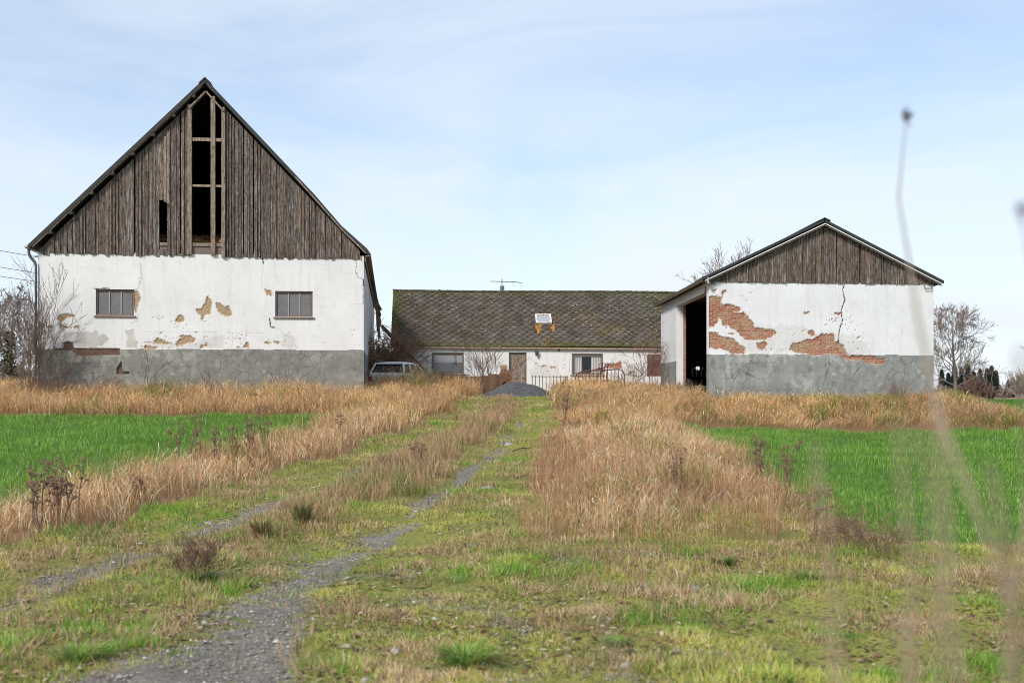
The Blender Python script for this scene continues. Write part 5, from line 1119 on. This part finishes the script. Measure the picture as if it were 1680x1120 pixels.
# power lines and pole
poles = at(57, 462, 41.3)
for i, (pa, pb, w_) in enumerate((((0, 411.5), (57, 421), 'highest'), ((0, 438.5), (57, 447.5), 'middle'), ((0, 453.5), (57, 461.5), 'lowest'))):
    A = at(pb[0], pb[1], 41.3); B_ = at(pa[0], pa[1], 41.3); d = (B_ - A) / abs((B_ - A).x)
    L_ = 26; pts = [A + d * (L_ * u) + Vector((0, 0, .004 * (L_ * u) * (L_ * u) * .35)) for u in np.linspace(0, 1, 14)]
    end = pts[-1]; t = empty('power_line', A, 0, f'{w_} of three thin wires running from the barn corner to the left', 'wire', 'overhead wires at the barn corner'); mb = MB(); mb.tube([q - A for q in pts], .011, 5); mb.build('cable', M['metal'], t)
    mb = MB(); mb.tube([(0, 0, 0), (.12, .02, 0)], .035, 8); mb.build('insulator', M['white'], t)
xe = end.x; t = empty('utility_pole', (xe, end.y + .15, g(xe, end.y)), 0, 'wooden utility pole carrying the barn wires beyond the left edge', 'pole'); mb = MB(); mb.tube([(0, 0, 0), (0, 0, end.z + 2.2)], [.16, .10], 10); mb.build('shaft', M['beamwood'], t); mb = MB(); mb.box(-.6, .6, -.06, .06, end.z + .4, end.z + .52); mb.build('crossarm', M['beamwood'], t)

# ---------------- trees and shrubs
bare_tree('bare_tree', 'spreading leafless tree standing right of the shed above the far hedge', 'tree', 39.0, 100, 7.9, .22, 41, 4, .7, .14, (8, 11), minr=.0135, trunk_h=.16)
bare_tree('bare_tree', 'leafless tree top showing over the left roof slope of the shed', 'tree', 15.3, 76, 8.6, .13, 12, 4, .7, .25, (4, 6), minr=.011, trunk_h=.45)
bare_tree('bare_tree', 'lower leafless tree crown just over the shed eave', 'tree', 13.3, 74, 7.3, .11, 13, 4, .7, .25, (4, 5), minr=.011, trunk_h=.5)
bare_tree('bare_tree', 'leafless tree whose thin branches reach in at the right edge', 'tree', 40.5, 84, 7.0, .16, 14, 4, .7, .15, (5, 7), minr=.014, trunk_h=.2)
bare_tree('ivy_tree', 'leafless tree with dark ivy trunk left of the barn', 'tree', -23.6, 53.5, 4.6, .16, 15, 4, .8, .12, (6, 8), minr=.010, trunk_h=.15)
iv = bpy.context.scene.objects['ivy_tree']; mb = MB(); rr = random.Random(7)
for k in range(1500):
    z = rr.uniform(0, 3.0); a = rr.uniform(0, 6.28); q = rr.uniform(.12, .42) * (1 - z * .15) + (rr.random() < .2) * rr.uniform(0, .4); x, y = math.cos(a) * q, math.sin(a) * q; s = rr.uniform(.03, .06); b = rr.uniform(.5, 1.4)
    n_ = Vector((rr.gauss(0, 1), rr.gauss(0, 1), rr.gauss(0, 1))).normalized(); u = n_.orthogonal().normalized() * s; v = n_.cross(u); c = Vector((x, y, z)); mb.add([c - u, c - v, c + u, c + v], [(0, 1, 2, 3)], (.05 * b, .07 * b, .025 * b))
mb.build('ivy', m_vcol('ivy_leaf', .2), iv)
bare_tree('bare_tree', 'smaller leafless tree at the far left edge of the photo', 'tree', -25.5, 56, 4.4, .12, 16, 4, .8, .12, (6, 8), minr=.010, trunk_h=.12)
shrub('elder_bush', 'big leafless bush of many upright stems at the left barn corner', 'bush', -17.15, 40.4, 3.7, 1.0, 20, 51, 'twig', lv=2, r=.018, minr=.006, kids=(4, 7), spread=.5, up=.10)
shrub('elder_bush', 'low arching tangle of bare stems against the left end of the grey barn plinth', 'bush', -16.0, 40.3, 1.6, 2.2, 24, 52, 'twigred', lv=2, r=.012, minr=.006, kids=(3, 5), lean=(.3, 0), spread=.6, up=-.02)
shrub('thin_weed', 'few bare upright stems against the barn plinth below the left window gap', 'plant', -13.0, 40.2, 1.9, .8, 5, 57, 'twig', lv=1, r=.010, minr=.006, kids=(4, 6))
shrub('thin_weed', 'reddish bare twigs against the middle of the barn plinth', 'plant', -10.5, 40.2, 1.3, 1.2, 9, 58, 'twigred', lv=1, r=.008, minr=.005, kids=(4, 6))
shrub('thin_weed', 'faint bare twigs near the right end of the barn plinth', 'plant', -8.0, 40.6, 1.3, 1.3, 10, 59, 'twigred', lv=1, r=.008, minr=.005, kids=(4, 6))
shrub('bramble_thicket', 'dense brown bramble thicket between barn side and farmhouse corner', 'thicket', -5.75, 52.0, 2.5, 1.0, 60, 53, 'bramble', lv=2, r=.013, minr=.009, kids=(5, 8), spread=.8, up=-.05)
shrub('elder_bush', 'long curved bare shoots arching over the left end of the slate roof', 'bush', -5.6, 50.8, 4.0, 2.9, 14, 54, 'bramble', lv=1, r=.016, minr=.009, kids=(4, 7), lean=(.35, 0), spread=.5, up=-.08)
shrub('elder_bush', 'fan shaped leafless bush before the farmhouse between window and door', 'bush', -1.25, 50.6, 2.5, 1.6, 18, 55, 'twigred', lv=2, r=.02, minr=.0085, kids=(3, 4), spread=.5, up=.05)
shrub('elder_bush', 'thin reddish leafless bush at the right end of the farmhouse by the shed', 'bush', 6.35, 51.6, 2.7, 1.3, 14, 56, 'twigred', lv=2, r=.011, minr=.007, kids=(3, 5), spread=.6, up=.05)
shrub('elder_bush', 'low sparse twigs before the white wall right of the curtained window', 'bush', 5.35, 52.3, 1.7, 1.2, 10, 60, 'twigred', lv=2, r=.009, minr=.006, kids=(3, 5))
shrub('elder_bush', 'dark scrubby plant at the base of the shed plinth near its right end', 'bush', 14.2, 41.7, .85, .6, 16, 61, 'twig', lv=1, r=.008, minr=.006, kids=(4, 6))
shrub('sapling', 'thin bare sapling on the grassy bank right of the shed', 'sapling', 15.6, 37.5, 1.7, 1.0, 6, 62, 'twig', lv=1, r=.010, minr=.006, kids=(3, 5))
shrub('sapling', 'smaller bare sapling at the far right end of the bank', 'sapling', 17.0, 37.0, 1.3, 1.1, 6, 63, 'twigred', lv=1, r=.010, minr=.006, kids=(3, 5))
# far hedge and conifers
def conifer(x, y, h, w, seed, label):
    rr = random.Random(seed); root = empty('conifer', (x, y, g(x, y) - .2), 0, label, 'tree', 'dark conifers on the far horizon'); mb = MB(); mb.tube([(0, 0, 0), (0, 0, h)], [.18, .03], 6); mb.build('trunk', M['bark'], root)
    mb = MB()
    for k in range(2400):
        f = rr.random() ** .8; z = h * (.08 + .92 * f); R = w * (1 - f) ** .95 * (.55 + .45 * abs(math.sin(f * 21 + seed))) + .08; a = rr.uniform(0, 6.28); q = R * rr.random() ** .5
        c = Vector((math.cos(a) * q, math.sin(a) * q, z - q * .25)); s = rr.uniform(.16, .42); u = Vector((math.cos(a), math.sin(a), -.35)) * s; v = Vector((-math.sin(a), math.cos(a), rr.uniform(-.4, .4))) * s * .5; b = rr.uniform(.5, 1.5)
        mb.add([c - u * .6 - v, c - u * .6 + v, c + u], [(0, 1, 2)], (.022 * b, .036 * b, .026 * b))
    mb.build('crown', M['conif'], root)
cl = [(1545, 46), (1556, 40), (1566, 52), (1577, 48), (1588, 54), (1598, 42), (1608, 46), (1619, 47), (1627, 52), (1634, 44), (1655, 28), (1662, 32)]
for i, (px, hp) in enumerate(cl):
    d = 190 + (i % 4) * 8; P_ = at(px, 648, d); conifer(P_.x, d, (hp + 2) / F * d, 1.1 + (i % 3) * .25, 200 + i, ('dark conifer of the far row nearest the shed corner', 'shorter dark conifer second from the shed corner', 'tall dark conifer left of the bare tree trunk', 'dark conifer just right of the bare tree trunk', 'tallest pointed dark conifer of the far row', 'short conifer between the tallest one and the brown bush', 'dark conifer above the rounded brown bush', 'dark conifer just right of the rounded brown bush', 'tall dark conifer near the end of the far row', 'last and shorter dark conifer ending the far row', 'small lone conifer left of the pair near the right edge', 'small lone conifer right of the pair near the right edge')[i])
def hedge_bush(px, d, hp, wp, seed, mat, label, minr=.03):
    P_ = at(px, 650, d); rr = random.Random(seed); root = empty('far_bush', (P_.x, d, g(P_.x, d) - .1), 0, label, 'bush', 'leafless bushes on the far horizon'); mb = MB(); ms = MB(); h = hp / F * d; w = wp / F * d / 2
    for k in range(34):
        a = rr.uniform(0, 6.28); q = rr.random(); dd = Vector((math.cos(a) * q * w / h * 1.2, math.sin(a) * q * w / h, 1)); branch(ms, mb, Vector((math.cos(a) * q * w * .3, math.sin(a) * q * .4, 0)), dd, h * rr.uniform(.55, 1.0) / dd.length * 1.1, .05, 2, rr, .55, .08, (4, 6), minr, .12, 2, 3)
    ms.build('stems', M[mat], root); mb.build('twigs', M[mat], root)
M['farbrown'] = m_plain('far_brown_twig', (.15, .095, .075), .95, .3, .5); M['fargrey'] = m_plain('far_grey_twig', (.24, .20, .17), .95, .3, .5)
hedge_bush(1546, 120, 22, 36, 301, 'fargrey', 'greyish leafless bush right behind the shed corner', .022)
hedge_bush(1573, 150, 20, 40, 302, 'farbrown', 'brown leafless bush under the bare tree', .03)
hedge_bush(1600, 155, 33, 40, 303, 'farbrown', 'tall rounded brown leafless bush right of the bare tree', .03); hedge_bush(1622, 158, 18, 36, 304, 'farbrown', 'low brown leafless bush before the darkest conifers', .03)
hedge_bush(1648, 165, 18, 30, 305, 'fargrey', 'small grey leafless bush in the horizon gap', .03); hedge_bush(1672, 150, 36, 34, 306, 'fargrey', 'pale grey leafless bush at the right edge of the horizon', .024)
hedge_bush(1696, 150, 40, 40, 307, 'fargrey', 'grey leafless bush just beyond the right edge', .024)
for i, (px, hp) in enumerate(((8, 26), (30, 30), (-18, 34))): hedge_bush(px, 90, hp + 10, 44, 320 + i, 'fargrey', ('low bare hedge bush left of the barn corner shrub', 'bare hedge bush seen between barn shrub and ivy tree', 'bare hedge bush at the far left edge')[i], .014)

# ---------------- dead weeds on the verges
def dock(x, y, h, seed, label, n=5, w=.25, head=True):
    rr = random.Random(seed); root = empty('dead_weed', (x, y, g(x, y) - .02), 0, label, 'weed', 'dead seeded weeds on the verges'); ms, mh = MB(), MB()
    for k in range(n):
        a = rr.uniform(0, 6.28); q = rr.random() * w; l = h * rr.uniform(.65, 1.05); lx_, ly_ = rr.gauss(0, .10), rr.gauss(0, .10); b = Vector((math.cos(a) * q * .5, math.sin(a) * q * .5, 0))
        pts = [b + Vector((lx_ * u * l + rr.gauss(0, .008), ly_ * u * l, u * l)) for u in np.linspace(0, 1, 6)]; ms.tube(pts, [.0075, .007, .0065, .006, .005, .003], 5, cap=False)
        for j in range(rr.randint(3, 6)):
            f = rr.uniform(.45, .95); i = int(f * 5); pp = pts[i]; e = pp + Vector((rr.uniform(-.09, .09), rr.uniform(-.09, .09), rr.uniform(.06, .16))); ms.tube([pp, e], [.005, .003], 4, cap=False)
            if head:
                for m_ in range(9): c = e + Vector((rr.gauss(0, .020), rr.gauss(0, .02), rr.gauss(0, .010))); mh.blob(c, rr.uniform(.006, .014), m_, 0)
        if head:
            for m_ in range(12): c = pts[-1] + Vector((rr.gauss(0, .032), rr.gauss(0, .032), rr.gauss(0, .022))); mh.blob(c, rr.uniform(.007, .015), m_, 0)
    ms.build('stems', M['weedstem'], root)
    if mh.v: mh.build('seed_heads', M['weedhead'], root)
M['weedstem'] = m_plain('weed_stem', (.16, .10, .07), .95, .35, 10); M['weedhead'] = m_plain('weed_seed', (.23, .14, .095), .95, .4, 20)
def gp(px, py):     # ground point under a photo pixel
    y = np.linspace(4, 60, 2000); zz = zt((px - 840) / F * y, y); row = HZ + (EYE - zz) / y * F; i = np.argmin(abs(row - py)); return (px - 840) / F * y[i], y[i]
for px, py, hp, sd, n, lb in ((52, 875, 125, 1, 5, 'cluster of dead brown weed stems nearest the left edge'), (88, 870, 105, 2, 6, 'dense dead weed clump with dark leafy base at left'), (115, 872, 130, 3, 3, 'thin dead weed with flat seed head right of the dense clump'),
        (292, 775, 88, 4, 3, 'dead weed with dark leaning stem before the left field'), (318, 772, 95, 5, 4, 'tall dark dead weed in the middle of the left verge'), (352, 765, 78, 6, 3, 'dead weed with reddish heads right of the tall dark one'),
        (412, 752, 80, 7, 4, 'bunch of dead weeds at the narrow end of the left field'), (436, 748, 115, 8, 3, 'tallest dead weed standing before the barn plinth'), (226, 830, 60, 9, 2, 'single short dead weed in the left verge'),
        (382, 762, 70, 10, 3, 'dead weed between two taller bunches on the left verge'),
        (1120, 820, 90, 11, 3, 'dead weed standing in the right dry grass'), (1250, 800, 95, 12, 5, 'dead weeds at the field edge right of the dry grass'), (1290, 815, 90, 13, 4, 'second bunch of dead weeds along the right field edge'),
        (1345, 880, 85, 14, 3, 'dead weed at the near corner of the right dry grass'), (925, 700, 70, 15, 6, 'grey upright dead weeds where the dry grass meets the track end'), (560, 720, 50, 16, 2, 'short dead weed on the left verge near the track'),
        (690, 760, 30, 17, 4, 'small dead weed on the strip between the ruts')):
    x, y = gp(px, py); dock(x, y, hp / F * y, sd, lb, n)
def tuftplant(px, py, hp, wp, seed, cols, label, cat='grass tuft', name='weed_tuft', n=160):
    x, y = gp(px, py); s = y / F; n_ = n; r = np.random.default_rng(seed)
    a = r.uniform(0, 6.28, n_); q = r.random(n_) ** .7; bx = np.cos(a) * q * wp * s * .16; by = np.sin(a) * q * wp * s * .16; l = hp * s * r.uniform(.5, 1.1, n_); ln = r.uniform(.1, .9, n_) * wp / hp * .55
    base = np.stack([bx, by, np.zeros(n_)], -1); wv = np.stack([np.cos(a + 1.57), np.sin(a + 1.57), np.zeros(n_)], -1) * .0045
    mid = base + np.stack([np.cos(a) * ln * l * .4, np.sin(a) * ln * l * .4, l * .7], -1); tip = base + np.stack([np.cos(a) * ln * l, np.sin(a) * ln * l, l * .9], -1)
    V = np.stack([base - wv, base + wv, mid - wv, mid + wv, tip], 1).reshape(-1, 3); i = np.arange(n_) * 5; C = np.repeat(pal(n_, cols, [1] * len(cols)), 5, 0)
    root = empty(name, (x, y, g(x, y) - .01), 0, label, cat, 'larger plants growing on the track')
    np_mesh('leaves', V, [np.stack([i, i + 1, i + 3, i + 2], -1), np.stack([i + 2, i + 3, i + 4], -1)], M['tuft'], root, cols=C); return root
M['tuft'] = m_blade('tuft_blade')
tuftplant(497, 858, 42, 90, 1, [(.10, .15, .04), (.16, .20, .06), (.30, .22, .12)], 'dark green grass tuft between the two ruts'); tuftplant(430, 880, 34, 80, 2, [(.3, .24, .1), (.2, .2, .07), (.22, .13, .07)], 'brownish grass tuft left of the dark green one')
tuftplant(335, 955, 20, 80, 3, [(.09, .16, .04), (.14, .2, .05)], 'green base leaves under the dark woody weed'); tuftplant(640, 765, 24, 90, 5, [(.2, .13, .09), (.3, .2, .12)], 'dark straw tuft on the centre strip halfway along the track')
tuftplant(1185, 925, 16, 80, 6, [(.13, .25, .05), (.2, .32, .07), (.4, .33, .16)], 'dark green tuft on the turf before the right dry grass'); tuftplant(1330, 950, 18, 120, 7, [(.16, .3, .06), (.22, .36, .07), (.45, .36, .18)], 'broad green tuft on the turf at the right')
tuftplant(760, 1085, 34, 190, 8, [(.16, .33, .05), (.24, .42, .08), (.4, .42, .12)], 'fresh green tuft near the bottom edge in the middle', n=200); tuftplant(1010, 1060, 20, 80, 9, [(.14, .33, .05), (.2, .38, .07)], 'small fresh green tuft right of the middle at the bottom'); tuftplant(130, 1085, 34, 170, 10, [(.16, .33, .05), (.24, .40, .08), (.4, .4, .14)], 'fresh green tuft at the bottom left', n=260)
x, y = gp(322, 955); shrub('woody_weed', 'dark woody weed with grey seed tips left of the gravel rut', 'weed', x, y, .42, .34, 16, 71, 'weedstem', lv=2, r=.004, minr=.0018, kids=(4, 7))
x, y = gp(1430, 905); shrub('woody_weed', 'tangle of dark bramble stems at the near edge of the right field', 'weed', x, y, .42, .6, 22, 72, 'weedstem', lv=2, r=.004, minr=.002, kids=(4, 6), up=-.02)
x, y = gp(1380, 890); shrub('woody_weed', 'low brown dead stems at the near corner of the dry grass', 'weed', x, y, .38, .5, 16, 73, 'weedhead', lv=2, r=.004, minr=.002, kids=(4, 6), up=-.02)
# stones and sticks on the track
def stone(px, py, wp, hp, seed, label, col='palestone'):
    x, y = gp(px, py); s = y / F; t = empty('stone', (x, y, g(x, y) - hp * s * .2), 0, label, 'stone'); t.rotation_euler[2] = seed; mb = MB(); mb.blob((0, 0, .004), (wp * s / 2, wp * s / 2.5, hp * s * .6), seed, 2); o = mb.build('rock', M[col], t, True)
M['palestone'] = m_plain('pale_stone', (.36, .335, .30), .9, .35, 30); M['greystone'] = m_plain('grey_stone', (.27, .27, .28), .85, .3, 30)
for a in ((836, 729, 22, 7, 1, 'pale flat stone on the far right rut'), (690, 940, 14, 8, 3, 'small pale stone beside the gravel rut'), (600, 1116, 18, 12, 4, 'pale stone at the bottom edge'), (650, 1068, 22, 8, 5, 'flat pale stone near the bottom left of centre'),
          (1028, 1092, 24, 10, 6, 'bright pale stone near the bottom right of centre'), (1220, 956, 28, 10, 7, 'grey flat stone in the turf at the right', 'greystone'), (1140, 963, 26, 8, 8, 'brownish grey stone left of the grey flat stone', 'greystone'), (342, 858, 20, 7, 9, 'grey stone by the left rut', 'greystone'),
          (859, 974, 10, 5, 10, 'tiny pale stone in the middle of the turf'), (1480, 1020, 26, 8, 11, 'half buried pale stone in the right turf'), (570, 1058, 20, 7, 12, 'pale stone left of the flat one near the bottom'), (800, 800, 26, 7, 13, 'light chalky stone in the gravel rut')): stone(*a)
for (pa, pb, lb) in (((840, 742), (880, 735), 'thin dark stick across the far right rut'), ((845, 786), (890, 783), 'dark stick lying on the turf by the right grass edge'), ((655, 733), (700, 737), 'dry twig lying at the left rut')):
    x0_, y0_ = gp(*pa); x1_, y1_ = gp(*pb); t = empty('stick', (x0_, y0_, g(x0_, y0_) + .03), 0, lb, 'stick'); mb = MB(); D = Vector((x1_ - x0_, y1_ - y0_, g(x1_, y1_) - g(x0_, y0_))); mb.tube([(0, 0, 0), D * .4 + Vector((0, 0, .03)), D * .7, D + Vector((0, 0, .04))], [.014, .012, .010, .006], 6); mb.tube([D * .4 + Vector((0, 0, .03)), D * .6 + Vector((0, .15, .09))], [.008, .004], 5); mb.build('wood', M['weedstem'], t)

# ---------------- near stalks, out of focus
def stalk(pts, r, label, head=None, name='dry_stalk', mat='stalk'):
    P3 = [at(*p) for p in pts]; low = P3[-1]; a, b = P3[-2], P3[-1]; d = (b - a).normalized(); gz = g(low.x, low.y); base = Vector((low.x + (b.x - a.x) / max(.01, a.z - b.z) * (low.z - gz) * .35, low.y, gz))
    root = empty(name, base, 0, label, 'stalk', 'dry stalks close to the camera'); full = P3 + [low.lerp(base, .5) + Vector((.01, 0, 0)), base]
    fine = []
    for i in range(len(full) - 1):
        for u in (0, .5): fine.append(full[i].lerp(full[i + 1], u))
    fine.append(full[-1]); n = len(fine); mb = MB(); mb.tube([q - base for q in fine], [r * (.55 + .45 * min(1, i / (n * .4))) for i in range(n)], 6); mb.build('stem', M[mat], root, True)
    if head:
        mh = MB(); rr = random.Random(n); c = P3[0] - base
        for k in range(40): mh.blob(c + Vector((rr.gauss(0, head * .35), rr.gauss(0, head * .35), rr.gauss(0, head * .6))), rr.uniform(.12, .3) * head, k, 0)
        mh.build('seed_head', M['stalkhead'], root)
    rr = random.Random(n + 3)
    for k in range(2):
        mb = MB(); q = fine[rr.randint(n - 4, n - 2)] - base; e = q + Vector((rr.uniform(-.08, .08), rr.uniform(-.05, .05), .07)); w_ = Vector((.002, 0, 0)); mb.add([q - w_, q + w_, (q + e) / 2 + w_ + Vector((0, 0, .02)), e, (q + e) / 2 - w_ + Vector((0, 0, .02))], [(0, 1, 2, 3, 4)])
        mb.build('dead_leaf', M['stalk'], root)
M['stalk'] = m_plain('dry_stalk', (.30, .225, .15), .85, .25, 30); M['stalkhead'] = m_plain('dark_seed_head', (.10, .085, .085), .95, .3, 60); M['stalkdark'] = m_plain('dark_stalk', (.22, .16, .11), .85, .25, 30)
stalk([(1488, 190, 2.0), (1481, 250, 1.95), (1474, 325, 1.85), (1490, 420, 1.5), (1505, 520, 1.15), (1528, 620, .95), (1548, 700, .85), (1585, 790, .8), (1625, 900, .78), (1660, 1010, .78)], .0023, 'tallest blurred dry stalk with a dark round seed head against the sky', .011)
stalk([(1533, 650, .72), (1545, 760, .7), (1556, 900, .7), (1552, 1000, .7), (1575, 1120, .7)], .0026, 'thick blurred stalk in front of the right edge of the shed plinth')
stalk([(1475, 690, .70), (1480, 780, .7), (1495, 900, .7), (1500, 1120, .7)], .0019, 'faint blurred stalk left of the thick one before the green field')
stalk([(1505, 705, .8), (1525, 800, .8), (1535, 950, .8)], .0016, 'thinnest blurred stalk between two others before the green field')
stalk([(1622, 760, .72), (1645, 870, .7), (1660, 980, .7), (1672, 1120, .7)], .0027, 'dark blurred stalk near the right edge over the green field', None, mat='stalkdark')
stalk([(1336, 720, .8), (1348, 820, .75), (1362, 930, .75), (1385, 1120, .75)], .0018, 'faint blurred stalk at the boundary of dry grass and green field')
stalk([(1350, 1010, .8), (1368, 1120, .8)], .0026, 'short blurred stalk top at the bottom right of centre')
stalk([(960, 980, .8), (1005, 1060, .8), (1040, 1130, .8)], .0021, 'slanting pale blurred stalk at the bottom of the turf')
stalk([(1477, 1010, .7), (1490, 1130, .7)], .0025, 'pale blurred stalk top at the bottom edge right')
stalk([(1676, 345, 1.0), (1700, 460, .9), (1716, 640, .8)], .002, 'blurred stalk with seed head cut by the right edge', .007)
stalk([(1675, 590, .6), (1690, 700, .6)], .0012, 'very close blurred stalk head at the right edge below the sky', .004)

grow_grass()
